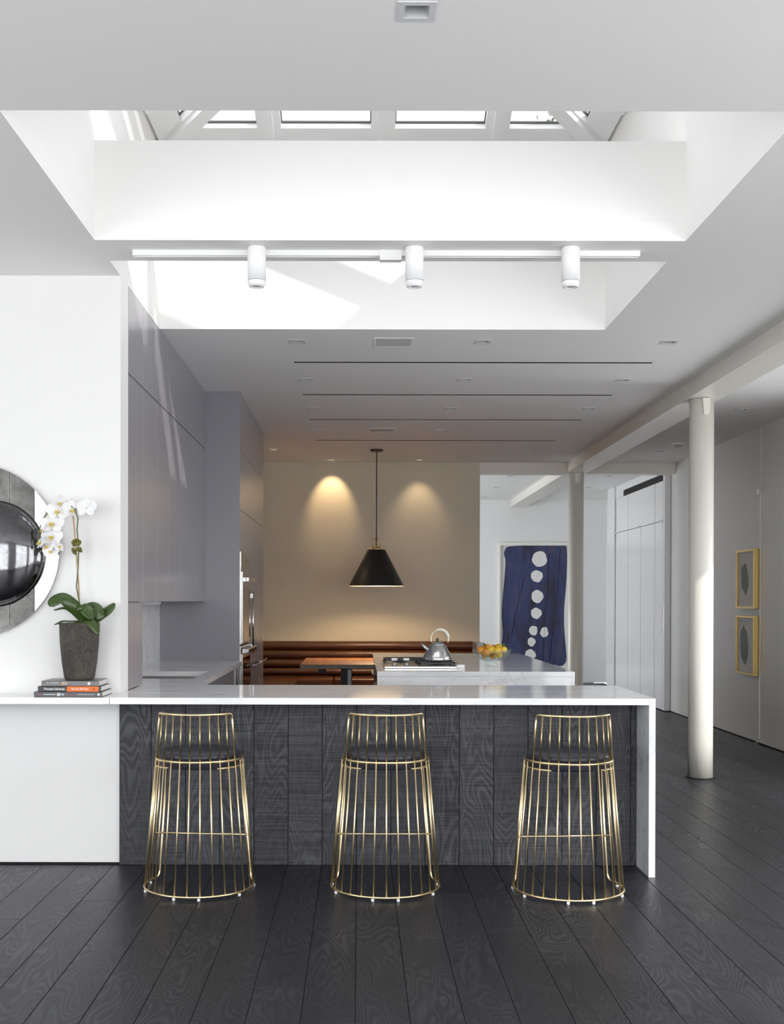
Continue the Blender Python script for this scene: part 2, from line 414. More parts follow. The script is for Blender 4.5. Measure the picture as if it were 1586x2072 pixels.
struct('ceiling', ceiling_slab(BX0 - .2, BX1 + .4, BY0 - .2, 14.667, H, H + 0.10, holes + big), M_ceil, 'flat pale grey ceiling with two rectangular skylight openings', cat='ceiling')
roof = MB()
for a in ((BX0 - .3, XL - .125, BY0 - .3, 15.19), (XR + .125, BX1 + .5, BY0 - .3, 15.19), (XL - .125, XR + .125, BY0 - .3, Y1 - .125), (XL - .125, XR + .125, Y4 + .125, 15.19)):
    roof.box(a[0], a[1], a[2], a[3], H + 0.104, H + 0.30)
struct('trim_1', roof, M_ceil, 'roof deck above the ceiling around the skylight', cat='roof')
# skylight shaft
def stt(n, b, m, l, c='wall'): return struct(n, MB().box(*b), m, l, cat=c)
stt('wall_shaft_left', (XL - .12, XL, Y1 - .12, Y4 + .12, H + .1003, ZC), M_shaft, 'white left wall of the skylight shaft')
stt('wall_shaft_right', (XR, XR + .12, Y1 - .12, Y4 + .12, H + .1003, ZC), M_shaft, 'white right wall of the skylight shaft')
stt('wall_shaft_far', (XL, XR, Y4, Y4 + .12, H + .1003, ZC), M_shaft, 'white far wall of the skylight shaft with the sun patches')
stt('wall_shaft_near', (XL, XR, Y1 - .12, Y1, H + .1003, ZC), M_shaft, 'white near wall of the skylight shaft')
stt('trim_beam', (XL, XR, Y2, Y3, H + .1003, ZB), M_shaft, 'deep white beam crossing the skylight and carrying the track lights', 'beam')

struct('wall_added_sun_block', MB().box(-3.2, 4.4, 1.2, 3.95, H + .31, 4.9), plain('sun_block_grey', (.5, .49, .47), .8), 'unseen box added on the roof to keep sun off the skylight beam')  # unseen box added to block sun from the beam's near face
# hipped skylight
sky = thing('window_1', 'hipped roof skylight with white rafters above the kitchen opening', 'skylight', ((XL + XR) / 2, (Y1 + Y4) / 2, ZC)); sky['kind'] = 'structure'
K = 0.42
hw = (XR - XL) / 2; xm = (XL + XR) / 2
ya, yb = Y1 + hw, Y4 - hw; zr = ZC + K * hw
def bar3(p, q, w, d, nrm):
    """rectangular bar from p to q, width w across, depth d below the slope plane"""
    p, q, nrm = Vector(p), Vector(q), Vector(nrm).normalized(); t = (q - p).normalized(); s_ = t.cross(nrm).normalized() * (w / 2)
    n2 = s_.cross(t).normalized(); n2 = n2 if n2.z > 0 else -n2
    vs = [p - s_, p + s_, q + s_, q - s_]; vs = [v + n2 * 0.03 for v in vs] + [v - n2 * d for v in vs]
    return MB().add(vs, [(0, 1, 2, 3), (7, 6, 5, 4), (0, 4, 5, 1), (1, 5, 6, 2), (2, 6, 7, 3), (3, 7, 4, 0)])
curb = MB()
curb.box(XL - .12, XR + .12, Y4 + 0.0, Y4 + .12, ZC, ZC + .03).box(XL - .12, XR + .12, Y1 - .12, Y1, ZC, ZC + .03).box(XL - .12, XL, Y1, Y4, ZC, ZC + .03).box(XR, XR + .12, Y1, Y4, ZC, ZC + .03)
part('curb', curb, M_white, sky)
part('inner_curb', MB().box(XL, XR, Y4 - .045, Y4, ZC - .001, ZC + .016).box(XL, XR, Y1, Y1 + .045, ZC - .001, ZC + .016).box(XL, XL + .045, Y1 + .045, Y4 - .045, ZC - .001, ZC + .016).box(XR - .045, XR, Y1 + .045, Y4 - .045, ZC - .001, ZC + .016), M_ceil, sky)
part('ridge_beam', bar3((xm, ya, zr), (xm, yb, zr), .07, .10, (0, 0, 1)), M_white, sky)
for (x0, y0, y1_) in ((XL, Y1, ya), (XR, Y1, ya), (XL, Y4, yb), (XR, Y4, yb)):
    part('hip_rafter', bar3((x0, y0, ZC), (xm, y1_, zr), .10, .09, (0, 0, 1)), M_white, sky)
def zs(d): return ZC + K * d
def raf(px, py, dx, dy, L):
    part('rafter', bar3((px, py, ZC), (px + dx * L, py + dy * L, ZC + K * L), .06, .09, (-dx * K, -dy * K, 1)), M_white, sky)
for k in (1, 2, 3):
    x = XL + k * (XR - XL) / 4; L = hw - abs(x - xm) - .02
    raf(x, Y4, 0, -1, L); raf(x, Y1, 0, 1, L)
for y in (Y1 + .76, 5.36, 6.07, 6.76):
    L = min(hw, y - Y1, Y4 - y) - .02
    raf(XL, y, 1, 0, L); raf(XR, y, -1, 0, L)
# panes and their sash frames
def pane(poly, frame=True):
    P = [Vector(p) for p in poly]; n = (P[1] - P[0]).cross(P[2] - P[0]).normalized(); n = n if n.z > 0 else -n
    g = MB(); k = len(P); g.add([p + n * .02 for p in P] + [p + n * .026 for p in P], [tuple(range(k)), tuple(range(2 * k - 1, k - 1, -1))] + [(i, (i + 1) % k, k + (i + 1) % k, k + i) for i in range(k)])
    pn = part('pane', g, M_glass, sky)
    c = sum(P, Vector()) / k
    def inset(d, eave=None):
        out = []
        for i in range(k):
            a, b, cc = P[i - 1], P[i], P[(i + 1) % k]
            d1 = eave if (eave and (i - 1) % k == 0) else d; d2 = eave if (eave and i == 0) else d
            e1 = (b - a).normalized(); e2 = (cc - b).normalized(); n1 = n.cross(e1); n2 = n.cross(e2)
            if (c - b).dot(n1) < 0: n1 = -n1
            if (c - b).dot(n2) < 0: n2 = -n2
            q = n1.dot(n2)
            if abs(q) > .995: out.append(b + n1 * d1)
            else: out.append(b + n1 * ((d1 - d2 * q) / (1 - q * q)) + n2 * ((d2 - d1 * q) / (1 - q * q)))
        return out
    if not frame: return
    o1 = inset(0.028, .006); i1 = inset(0.075, .180); i2 = inset(0.082, .190)
    def ring(A, B, lo, hi):
        m = MB()
        m.add([p + n * hi for p in A] + [p + n * hi for p in B] + [p + n * lo for p in A] + [p + n * lo for p in B],
              [f for i in range(k) for f in ((i, (i + 1) % k, k + (i + 1) % k, k + i), (2 * k + i, 3 * k + i, 3 * k + (i + 1) % k, 2 * k + (i + 1) % k), (k + i, k + (i + 1) % k, 3 * k + (i + 1) % k, 3 * k + i), (i, 2 * k + i, 2 * k + (i + 1) % k, (i + 1) % k))])
        return m
    part('sash', ring(o1, i1, -.035, .018), M_white, sky)
    part('gasket', ring(i1, i2, .006, .018), plain('grey_gasket', (0.10, 0.10, 0.10), 0.5), sky)
xs4 = [XL + k * (XR - XL) / 4 for k in range(5)]
for (ye, dy) in ((Y4, -1), (Y1, 1)):
    for k in range(4):
        a, b = xs4[k], xs4[k + 1]; la, lb = hw - abs(a - xm), hw - abs(b - xm)
        pts = [(a, ye, ZC), (b, ye, ZC)]
        if lb > .01: pts.append((b, ye + dy * lb, zs(lb)))
        if la > .01: pts.append((a, ye + dy * la, zs(la)))
        pane(pts)
ysl = [Y1, Y1 + .76, 5.36, 6.07, 6.76, Y4]
for (xe, dx) in ((XL, 1), (XR, -1)):
    for k in range(5):
        a, b = ysl[k], ysl[k + 1]
        def LL(y): return min(hw, y - Y1, Y4 - y)
        pts = [(xe, a, ZC), (xe, b, ZC)]
        if LL(b) > .01: pts.append((xe + dx * LL(b), b, zs(LL(b))))
        for kink in (yb, ya):
            if a < kink < b: pts.append((xe + dx * hw, kink, zr))
        if LL(a) > .01: pts.append((xe + dx * LL(a), a, zs(LL(a))))
        pane(pts)

# tree beyond the building, glimpsed through the skylight
tree = thing('tree', 'leafy tree outside, glimpsed through the right end of the skylight', 'tree', (5.8, 24.5, 0))
part('trunk', MB().tube([(5.8, 24.5, -.0), (5.85, 24.5, 5), (5.7, 24.4, 8.5), (5.9, 24.5, 11.5)], [.22, .18, .13, .05], 10), plain('bark', (.10, .08, .06), .9), tree)
cr = MB(); rg = random.Random(21)
for i in range(4200):
    a, b, q = rg.uniform(0, 2 * pi), rg.uniform(-1, 1), rg.random() ** .4
    h = sqrt(1 - b * b); c0 = Vector((5.55 + 1.85 * q * h * cos(a), 24.5 + 1.7 * q * h * sin(a), 11.0 + 2.6 * q * b)); u = Vector((rg.uniform(-1, 1), rg.uniform(-1, 1), rg.uniform(-1, 1))).normalized(); w_ = u.orthogonal().normalized()
    cr.add([c0 - u * .08, c0 + w_ * .04, c0 + u * .08, c0 - w_ * .04], [(0, 1, 2, 3)])
part('foliage', cr, plain('tree_leaves', (.16, .19, .12), .7, var=.4, scale=3), tree, kind='stuff')

# ------------------------------------------------------------------ walls
struct('wall_left_front', MB().box(-5.0, XL, YW, YW + .204, 0.012, H), M_wall, 'white wall behind the marble shelf, mirror and orchid')
stt('wall_left_kitchen', (-1.87, -1.675, YW + .206, 12.13, 0, H), M_wall, 'kitchen side wall behind the lavender cabinets')
stt('wall_left_dining', (-1.45, -1.33, 12.13, 14.667, 0, H), M_beige, 'side wall beside the leather banquette')
stt('wall_dining_back', (-1.9, 1.534, 14.667, 14.87, 0, H), M_beige, 'warm beige wall behind the leather banquette')
stt('trim_header_left', (1.534, 2.63, 14.667, 14.87, 3.024, H), M_cream, 'cream header over the opening left of the far column', 'beam')
stt('trim_header_right', (2.90, 4.0, 14.667, 14.87, 3.024, H), M_cream, 'cream header over the opening right of the far column', 'beam')
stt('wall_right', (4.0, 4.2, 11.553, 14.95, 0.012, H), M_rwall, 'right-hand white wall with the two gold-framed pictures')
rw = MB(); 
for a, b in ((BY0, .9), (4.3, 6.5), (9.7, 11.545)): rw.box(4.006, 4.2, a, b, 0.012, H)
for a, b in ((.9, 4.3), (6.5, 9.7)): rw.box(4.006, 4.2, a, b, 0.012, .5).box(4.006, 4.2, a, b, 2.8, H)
struct('wall_right_front', rw, M_rwall, 'right-hand white wall nearest the camera, with two added windows')
for k, (a, b) in enumerate(((.9, 4.3), (6.5, 9.7))):  # unseen windows added to bring more light into the kitchen
    w = thing('window_%d' % (k + 7), 'unseen right-hand window added for light, %s the camera' % ('beside', 'farther from')[k], 'window', (4.1, (a + b) / 2, .5)); w['kind'] = 'structure'
    part('window_frame', MB().box(4.06, 4.14, a, a + .06, .5, 2.8).box(4.06, 4.14, b - .06, b, .5, 2.8).box(4.06, 4.14, a + .06, b - .06, .5, .56).box(4.06, 4.14, a + .06, b - .06, 2.74, 2.8).box(4.07, 4.13, (a + b) / 2 - .02, (a + b) / 2 + .02, .56, 2.74), M_white, w)
    part('pane', MB().box(4.097, 4.103, a + .06, b - .06, .56, 2.74), M_glass, w)
struct('trim_beam_long', MB().box(2.63, 2.90, -1.29, 20.1, 3.039, H), M_cream, 'long cream boxed beam running over both columns', cat='beam')
# front room behind the camera
wl = MB(); 
wins = [(-4.1, -1.9), (-0.9, 1.3), (1.9, 3.95)]
xsx = [-5.2] + [v for w in wins for v in w] + [4.2]
for i in range(0, len(xsx), 2): wl.box(xsx[i], xsx[i + 1], BY0 - .2, BY0, 0, H)
for a, b in wins: wl.box(a, b, BY0 - .2, BY0, 0, .05).box(a, b, BY0 - .2, BY0, 2.98, H)
struct('wall_front', wl, M_wall, 'street-side wall behind the camera with three windows')
for k, (a, b) in enumerate(wins):
    w = thing('window_%d' % (k + 2), ['left', 'middle', 'right'][k] + ' street window behind the camera', 'window', ((a + b) / 2, BY0 - .1, .4)); w['kind'] = 'structure'
    f = MB().box(a, a + .05, BY0 - .14, BY0 - .06, .05, 2.98).box(b - .05, b, BY0 - .14, BY0 - .06, .05, 2.98).box(a, b, BY0 - .14, BY0 - .06, .05, .09).box(a, b, BY0 - .14, BY0 - .06, 2.93, 2.98)
    f.box((a + b) / 2 - .02, (a + b) / 2 + .02, BY0 - .13, BY0 - .07, .09, 2.93)
    part('window_frame', f, M_white, w); part('pane', MB().box(a + .05, b - .05, BY0 - .103, BY0 - .097, .09, 2.93), M_glass, w)
sw = MB().box(-5.2, -5.0, BY0, .7, 0, H).box(-5.2, -5.0, 4.1, YW + .2, 0, H).box(-5.2, -5.0, .7, 4.1, 0, .4).box(-5.2, -5.0, .7, 4.1, 2.7, H)
struct('wall_left_side', sw, M_wall, 'far left side wall of the front room with a wide window')
w = thing('window_5', 'wide side window of the front room', 'window', (-5.1, 2.4, .4)); w['kind'] = 'structure'
part('window_frame', MB().box(-5.14, -5.06, .7, .76, .4, 2.7).box(-5.14, -5.06, 4.04, 4.1, .4, 2.7).box(-5.14, -5.06, .7, 4.1, .4, .46).box(-5.14, -5.06, .7, 4.1, 2.64, 2.7).box(-5.13, -5.07, 2.38, 2.42, .4, 2.7), M_white, w)
part('pane', MB().box(-5.103, -5.097, .76, 4.04, .46, 2.64), M_glass, w)
# far room
stt('wall_far', (-1.4, 4.3, 20.13, 20.33, 0, H), plain('far_wall_white', (0.78, 0.785, 0.79), 0.5, var=0.012), 'far white wall behind the large blue painting')
stt('wall_far_right', (4.3, 4.5, 14.96, 20.33, 0, H), M_wall, 'right wall of the far room beyond the closets')
fw = MB().box(-1.4, -1.2, 14.87, 15.6, 0, H).box(-1.4, -1.2, 19.2, 20.13, 0, H).box(-1.4, -1.2, 15.6, 19.2, 0, .5).box(-1.4, -1.2, 15.6, 19.2, 2.8, H)
struct('wall_far_left', fw, M_wall, 'left wall of the far room with a window')
w = thing('window_6', 'side window of the far room', 'window', (-1.3, 17.4, .5)); w['kind'] = 'structure'
part('window_frame', MB().box(-1.34, -1.26, 15.6, 15.66, .5, 2.8).box(-1.34, -1.26, 19.14, 19.2, .5, 2.8).box(-1.34, -1.26, 15.6, 19.2, .5, .56).box(-1.34, -1.26, 15.6, 19.2, 2.74, 2.8), M_white, w)
part('pane', MB().box(-1.303, -1.297, 15.66, 19.14, .56, 2.74), M_glass, w)
h2 = [(x - .04, x + .04, y - .04, y + .04) for x, y in ROOM2]
struct('ceiling_far', ceiling_slab(-1.4, 4.3, 14.668, 20.33, H, H + .1, h2), M_ceil, 'pale ceiling of the far room', cat='ceiling')
struct('trim_2', MB().box(-1.5, 4.4, 15.2, 20.4, H + .104, H + .3), M_ceil, 'roof deck above the far room', cat='roof')

# ------------------------------------------------------------------ floor of individual planks
fl = struct('floor', MB().box(-5.2, 4.3, BY0 - .2, 20.33, -0.12, -0.022), M_greydark, 'dark floor of wide black-stained oak planks', cat='floor')
PW = 0.1858
X0P = 0.1785 - 16 * PW
def plank_mesh(L, w=PW - 0.0022, t=0.02):
    mb = MB(); b = 0.0012
    vs = []
    for z, i in ((-t, 0), (-b, 0), (0, b)):
        a, l = w / 2 - i, L / 2 - i
        vs += [(-a, -l, z), (a, -l, z), (a, l, z), (-a, l, z)]
    fs = [(8, 9, 10, 11), (0, 3, 2, 1)]
    for k in (0, 4):
        fs += [(k + i, k + (i + 1) % 4, k + 4 + (i + 1) % 4, k + 4 + i) for i in range(4)]
    return mb.add(vs, fs).mesh('plank', M_floor)
LENS = [1.6, 1.9, 2.2, 2.5, 2.8]
PM = {L: plank_mesh(L - 0.0015) for L in LENS}
rng = random.Random(11)
single = []; massed = MB()
ncol = int((BX1 + .02 - X0P) / PW) + 1
for c in range(-11, ncol):
    xc = X0P + (c + .5) * PW
    if xc > 4.1: continue
    y = BY0 - rng.random() * 1.5
    while y < 20.2:
        L = rng.choice(LENS); a, b = y, y + L; y = b
        vis = (b > 3.3 and a < 6.24 and xc > -2.75) or (xc > 1.45 and b > 3.3 and a < 15.5)
        if vis and a > 2.2: single.append((xc, (a + b) / 2, L))
        elif b - a > 0: massed.box(xc - PW / 2 + .0011, xc + PW / 2 - .0011, a + .0008, b - .0008, -.02, 0)
single.sort(key=lambda q: q[1] + 0.15 * abs(q[0]))
for k, (xc, ym, L) in enumerate(single):
    if k < 298: link('plank', PM[L], (xc, ym, 0), fl)
    else: massed.box(xc - PW / 2 + .0011, xc + PW / 2 - .0011, ym - L / 2 + .0008, ym + L / 2 - .0008, -.02, 0)
o = part('outlying_planks', massed, M_floor, fl, kind='stuff')
struct('baseboard_left', MB().box(-5.0, XL - .01, YW + .01, YW + .2, 0.0, .011), M_blackgap, 'black shadow gap under the white wall', cat='baseboard')
struct('baseboard_right', MB().box(4.012, 4.2, BY0, 14.95, 0.0, .012), M_blackgap, 'black shadow gap under the right-hand wall', cat='baseboard')

# ------------------------------------------------------------------ breakfast bar
CT, TH = 0.92, 0.034
bar = thing('breakfast_bar', 'charcoal oak breakfast bar with white marble top and waterfall end', 'kitchen bar', (0.13, 6.5, 0))
part('countertop', MB().box(XL + .001, 1.529 - TH, 5.962, 6.88, CT - TH, CT), M_marble, bar, 0.0015)
part('waterfall_panel', MB().box(1.529 - TH + .0004, 1.529, 5.962, 6.88, 0, CT), M_marble2, bar, 0.0015)
part('carcass', MB().box(-1.27, 1.49, 6.25, 6.87, 0.0, CT - TH - .001), M_greydark, bar)
xw = -1.108 - PW * 0 ; xj = [-1.284 + .004] + [-1.108 + k * 0.1836 for k in range(15)] + [1.4935]
for i in range(len(xj) - 1):
    a, b = xj[i] + .0012, xj[i + 1] - .0012
    yo = 6.222 + random.uniform(0, .002)
    part('cladding_board', MB().box(a, b, yo, 6.249, .001, CT - TH - .0015), M_clad, bar, 0.0014, origin=((a + b) / 2, 6.235, .44), seg=1)
shelf = solid('marble_shelf', MB().box(-5.0, XL - .0015, 5.962, YW - .0005, CT - TH, CT), M_marble, 'long white marble shelf on the white wall, under the books and mirror', 'shelf', bevel=.0015)

# kitchen counter with sink
KC = 0.912
kc = thing('sink_counter', 'white marble kitchen counter with undermount sink, along the lavender cabinets', 'counter', (-1.33, 8.2, .9))
ct = ceiling_slab(-1.672, -.97, 6.882, 9.699, KC - TH, KC, [(-1.55, -1.068, 7.52, 8.28)])
part('countertop', ct, M_marble, kc)
sink = thing('sink', 'undermount stainless steel sink in the marble counter', 'sink', (-1.31, 7.9, .68))
sb = MB(); x0, x1, y0, y1, z0, z1 = -1.565, -1.053, 7.505, 8.295, .68, KC - TH - .0005
sb.box(x0, x1, y0, y1, z0, z0 + .006).box(x0, x0 + .008, y0, y1, z0, z1).box(x1 - .008, x1, y0, y1, z0, z1).box(x0, x1, y0, y0 + .008, z0, z1).box(x0, x1, y1 - .008, y1, z0, z1)
part('basin', sb, M_steel, sink); part('drain', MB().lathe([(.045, 0), (.045, .006), (.03, .004)], 20, (-1.31, 7.9, z0 + .006)), M_chrome, sink)
for k, (a, b) in enumerate(((6.90, 7.5), (7.5, 8.3), (8.3, 8.75), (8.75, 9.2), (9.2, 9.62))):
    nm = ['nearest the bar', 'under the sink', 'beyond the sink', 'left of the dishwasher', 'next to the oven tower'][k]
    u = thing('base_cabinet', 'lavender grey base cabinet under the marble counter, %s' % nm, 'cabinet', (-1.3, (a + b) / 2, 0), 'base cabinets under the sink counter')
    if k == 1: part('body', MB().box(-1.67, -1.012, a, b, .1, .67), M_greydark, u)
    else: part('body', MB().box(-1.67, -1.012, a, b, .1, KC - TH - .002), M_greydark, u)
    part('door', MB().box(-1.011, -.992, a + .002, b - .002, .1, KC - TH - .012), M_grey, u, .001)
    if k == 3: part('latch', MB().lathe([(.012, 0), (.012, .004)], 12, (-.992, a + .2, .80), axis='x'), M_steel, u)
    if k == 4: part('steel_strip', MB().box(-.992, -.984, a + .16, b - .14, .1, .87), M_steel, u)
struct('wall_backsplash', MB().box(-1.674, -1.655, 6.882, 9.699, KC + .0005, 1.409), M_marble2, 'veined marble backsplash behind the sink')
# pantry end panel and wall cabinets
pc = thing('pantry_cabinet', 'narrow lavender cabinet standing on the counter behind the white wall end', 'cabinet', (-1.47, 6.66, CT))
part('body', MB().box(-1.67, -1.30, 6.442, 6.872, CT + .001, 1.409), M_greydark, pc); part('door', MB().box(-1.298, XL, 6.442, 6.874, CT + .003, 1.407), M_grey, pc, .001)
CB = 1.411
lowj = [6.442, 6.897, 7.366, 7.841, 8.301, 9.199, 9.698]
names = ['beside the white wall end', 'second from the white wall', 'third from the white wall', 'fourth from the white wall', 'wide one above the counter end', 'against the oven tower']
for k in range(6):
    a, b = lowj[k], lowj[k + 1]
    u = thing('wall_cabinet', 'tall lavender grey wall cabinet door panel, %s' % names[k], 'cabinet', (-1.47, (a + b) / 2, CB), 'lower row of wall cabinets')
    part('body', MB().box(-1.655, -1.30, a, b, CB + .002, 2.675), M_greydark, u); part('door', MB().box(-1.298, XL, a + .0026, b - .0026, CB, 2.6745), M_grey, u, .003)
upj = [6.442, 6.897, 7.841, 8.78, 9.698]
for k in range(4):
    a, b = upj[k], upj[k + 1]
    u = thing('wall_cabinet', 'upper lavender grey cabinet under the ceiling, %s' % ['beside the white wall end', 'under the skylight corner', 'third from the white wall', 'against the oven tower'][k], 'cabinet', (-1.47, (a + b) / 2, 2.68), 'upper row of wall cabinets')
    part('body', MB().box(-1.655, -1.30, a, b, 2.682, H - .002), M_greydark, u); part('door', MB().box(-1.298, XL, a + .0026, b - .0026, 2.6805, H - .0015), M_grey, u, .003)
uc = thing('under_cabinet_light', 'small white light fitting under the wall cabinets', 'lamp', (-1.4, 8.0, 1.39))
part('housing', MB().box(-1.56, -1.40, 8.0, 8.25, 1.392, 1.4105), M_white, uc, .002); part('lens', MB().box(-1.54, -1.42, 8.02, 8.23, 1.389, 1.392), M_artpaper, uc)

# tall units
XT = -0.99
TY = [9.70, 10.485, 10.962, 11.47, 12.118]
tu = thing('oven_tower', 'tall lavender cabinet tower housing the two steel ovens', 'cabinet', (-1.33, 10.1, 0))
part('side_panel', MB().box(-1.67, XT, 9.701, 9.722, 0, H - .0015), M_grey, tu, .001)
part('body', MB().box(-1.67, XT - .035, 9.723, 10.482, 0.0, H - .003), M_greydark, tu)
part('door', MB().box(XT - .022, XT, 9.724, 10.484, 2.182, 2.6745), M_grey, tu, .001); part('door', MB().box(XT - .022, XT, 9.724, 10.484, 2.6785, H - .0015), M_grey, tu, .001)
part('filler_panel', MB().box(XT - .022, XT, 9.724, 10.484, 1.832, 2.178), M_grey, tu, .001)
part('drawer', MB().box(XT - .022, XT, 9.724, 10.484, .1, .40), M_grey, tu, .001)
def oven(z0, z1, hz, label, panel):
    v = thing('wall_oven', label, 'oven', (XT, 10.1, z0), 'steel wall ovens')
    part('front_frame', MB().box(XT - .03, XT + .006, 9.726, 10.482, z0, z1), M_steel, v, .002)
    zt = z1 - .15 if panel else z1 - .05
    if panel:
        part('control_panel', MB().box(XT + .006, XT + .010, 9.74, 10.47, z1 - .14, z1 - .012), plain('satin_steel_panel', (.45, .42, .38), .3, .8), v)
        part('display', MB().box(XT + .010, XT + .0115, 10.05, 10.2, z1 - .10, z1 - .05), M_ovenglass, v)
    part('door', MB().box(XT + .006, XT + .022, 9.735, 10.475, z0 + .01, zt - .02), M_steel, v, .002)
    part('door_glass', MB().box(XT + .022, XT + .024, 9.80, 10.41, z0 + .05, hz - .06), M_ovenglass, v)
    h = MB().box(XT + .045, XT + .075, 9.72, 10.46, hz - .02, hz + .02)
    hd = part('handle', h, M_chrome, v, .008)
    for y in (9.735, 10.43): part('handle_post', MB().box(XT + .02, XT + .05, y - .012, y + .012, hz - .018, hz + .018), M_chrome, v, .003)
    part('handle_emblem', MB().lathe([(.007, 0), (.009, .001), (.007, .0015)], 16, (XT + .060, 9.7185, hz), axis='y'), M_steel, v)
oven(1.045, 1.83, 1.593, 'upper steel wall oven with control panel and bar handle', True)
oven(.41, 1.035, .995, 'lower black glass wall oven with bar handle below the first', False)
fr = thing('refrigerator_column', 'tall lavender panelled refrigerator with long vertical steel handle', 'refrigerator', (-1.33, 11.0, 0))
part('body', MB().box(-1.67, XT - .03, 10.488, 11.468, 0, H - .003), M_greydark, fr)
part('door', MB().box(XT - .022, XT, 10.487, 11.469, .93, 2.178), M_grey, fr, .001)
part('freezer_drawer', MB().box(XT - .022, XT, 10.487, 11.469, .1, .925), M_grey, fr, .001)
for a, b in ((10.487, 10.961), (10.964, 11.469)): part('upper_door', MB().box(XT - .022, XT, a, b, 2.182, 2.6745), M_grey, fr, .001)
part('top_door', MB().box(XT - .022, XT, 10.487, 11.469, 2.6785, H - .0015), M_grey, fr, .001)
part('handle', MB().tube([(-.953, 10.53, .945), (-.953, 10.53, 1.505)], .009, 10), M_chrome, fr)
for z in (1.0, 1.46): part('handle_post', MB().box(XT - .0, -.953, 10.522, 10.538, z - .02, z + .02), M_chrome, fr)
part('drawer_handle', MB().tube([(-.93, 10.53, .826), (-.93, 11.80, .826)], .009, 10), M_chrome, fr)
for y in (10.60, 11.35): part('handle_post', MB().tube([(XT, y, .826), (-.93, y, .826)], .008, 10), M_chrome, fr)
tb = thing('tall_cabinet', 'tall lavender cabinet at the far end of the kitchen run', 'cabinet', (-1.33, 11.8, 0))
part('body', MB().box(-1.67, XT - .03, 11.472, 12.117, 0, H - .003), M_grey, tb)
for z0, z1 in ((.1, 2.178), (2.182, 2.6745), (2.6785, H - .0015)): part('door', MB().box(XT - .022, XT, 11.4715, 12.117, z0, z1), M_grey, tb, .001)

# ------------------------------------------------------------------ island
isl = thing('kitchen_island', 'kitchen island with thick white marble top and dark steel side', 'kitchen island', (.83, 9.62, 0))
part('countertop', MB().box(.135, 1.53, 8.19, 11.05, CT - .034, CT), M_marble, isl, .0015)
part('marble_apron', MB().box(.160, 1.505, 8.192, 8.226, .0, CT - .0345), M_marble, isl, .001)
part('apron_edge', MB().box(.1355, .1595, 8.192, 8.226, CT - .12, CT - .0345), M_marble2, isl)
part('apron_end', MB().box(1.5055, 1.5295, 8.192, 8.226, CT - .12, CT - .0345), M_marble2, isl)
part('body', MB().box(.165, 1.50, 8.23, 11.02, .0, CT - .036), plain('dark_island_panel', (.05, .045, .042), .4), isl)
for k in range(4):
    part('drawer_front', MB().box(.150, .1645, 8.24 + k * .7, 8.925 + k * .7, .1, CT - .045), plain('dark_steel_front', (.12, .11, .10), .3, .7), isl, .002)
for y in (8.42, 9.9):
    part('side_handle', MB().box(.118, .134, y, y + .35, .78, .80).box(.134, .150, y, y + .02, .78, .80).box(.134, .150, y + .33, y + .35, .78, .80), M_chrome, isl, .003)

ckt = thing('gas_cooktop', 'stainless steel gas cooktop with black cast grates set in the island', 'cooktop', (.46, 9.0, CT))
part('tray', MB().box(.195, .725, 8.54, 9.45, CT + .0005, CT + .016), M_steel, ckt, .003)
for (x, y) in ((.34, 9.20), (.59, 9.20), (.605, 8.86)):
    part('burner', MB().lathe([(.05, 0), (.05, .008), (.038, .012), (.038, .02), (.01, .022)], 24, (x, y, CT + .016)), M_darkmetal, ckt)
def grate(x0, x1, y0, y1):
    g = MB(); z0, z1 = CT + .030, CT + .042; t = .012
    g.box(x0, x1, y0, y0 + t, z0, z1).box(x0, x1, y1 - t, y1, z0, z1).box(x0, x0 + t, y0, y1, z0, z1).box(x1 - t, x1, y0, y1, z0, z1)
    xm_, ym_ = (x0 + x1) / 2, (y0 + y1) / 2
    g.box(xm_ - .005, xm_ + .005, y0, y0 + (y1 - y0) * .33, z0, z1).box(xm_ - .005, xm_ + .005, y1 - (y1 - y0) * .33, y1, z0, z1)
    g.box(x0, x0 + (x1 - x0) * .33, ym_ - .005, ym_ + .005, z0, z1).box(x1 - (x1 - x0) * .33, x1, ym_ - .005, ym_ + .005, z0, z1)
    for a in (x0, x1 - t):
        for b in (y0, y1 - t): g.box(a, a + t, b, b + t, CT + .016, z0)
    part('grate', g, M_darkmetal, ckt, .002, seg=1)
grate(.205, .460, 9.03, 9.42); grate(.465, .718, 9.03, 9.42); grate(.455, .718, 8.60, 9.02)
for x in (.272, .362):
    kb = part('knob', MB().lathe([(.017, 0), (.017, .012), (.010, .014), (.010, .034)], 20, (x, 8.72, CT + .016)), M_steel, ckt)
    part('knob_cap', MB().box(x - .022, x + .022, 8.708, 8.732, CT + .050, CT + .068), M_white, ckt, .004)
dn = thing('downdraft_strip', 'narrow steel extractor strip beside the cooktop', 'extractor', (.77, 9.0, CT))
part('strip', MB().box(.735, .785, 8.66, 9.7, CT + .0005, CT + .010), M_steel, dn, .002); part('end_cap', MB().box(.732, .792, 8.62, 8.66, CT + .0005, CT + .024), M_white, dn, .003)

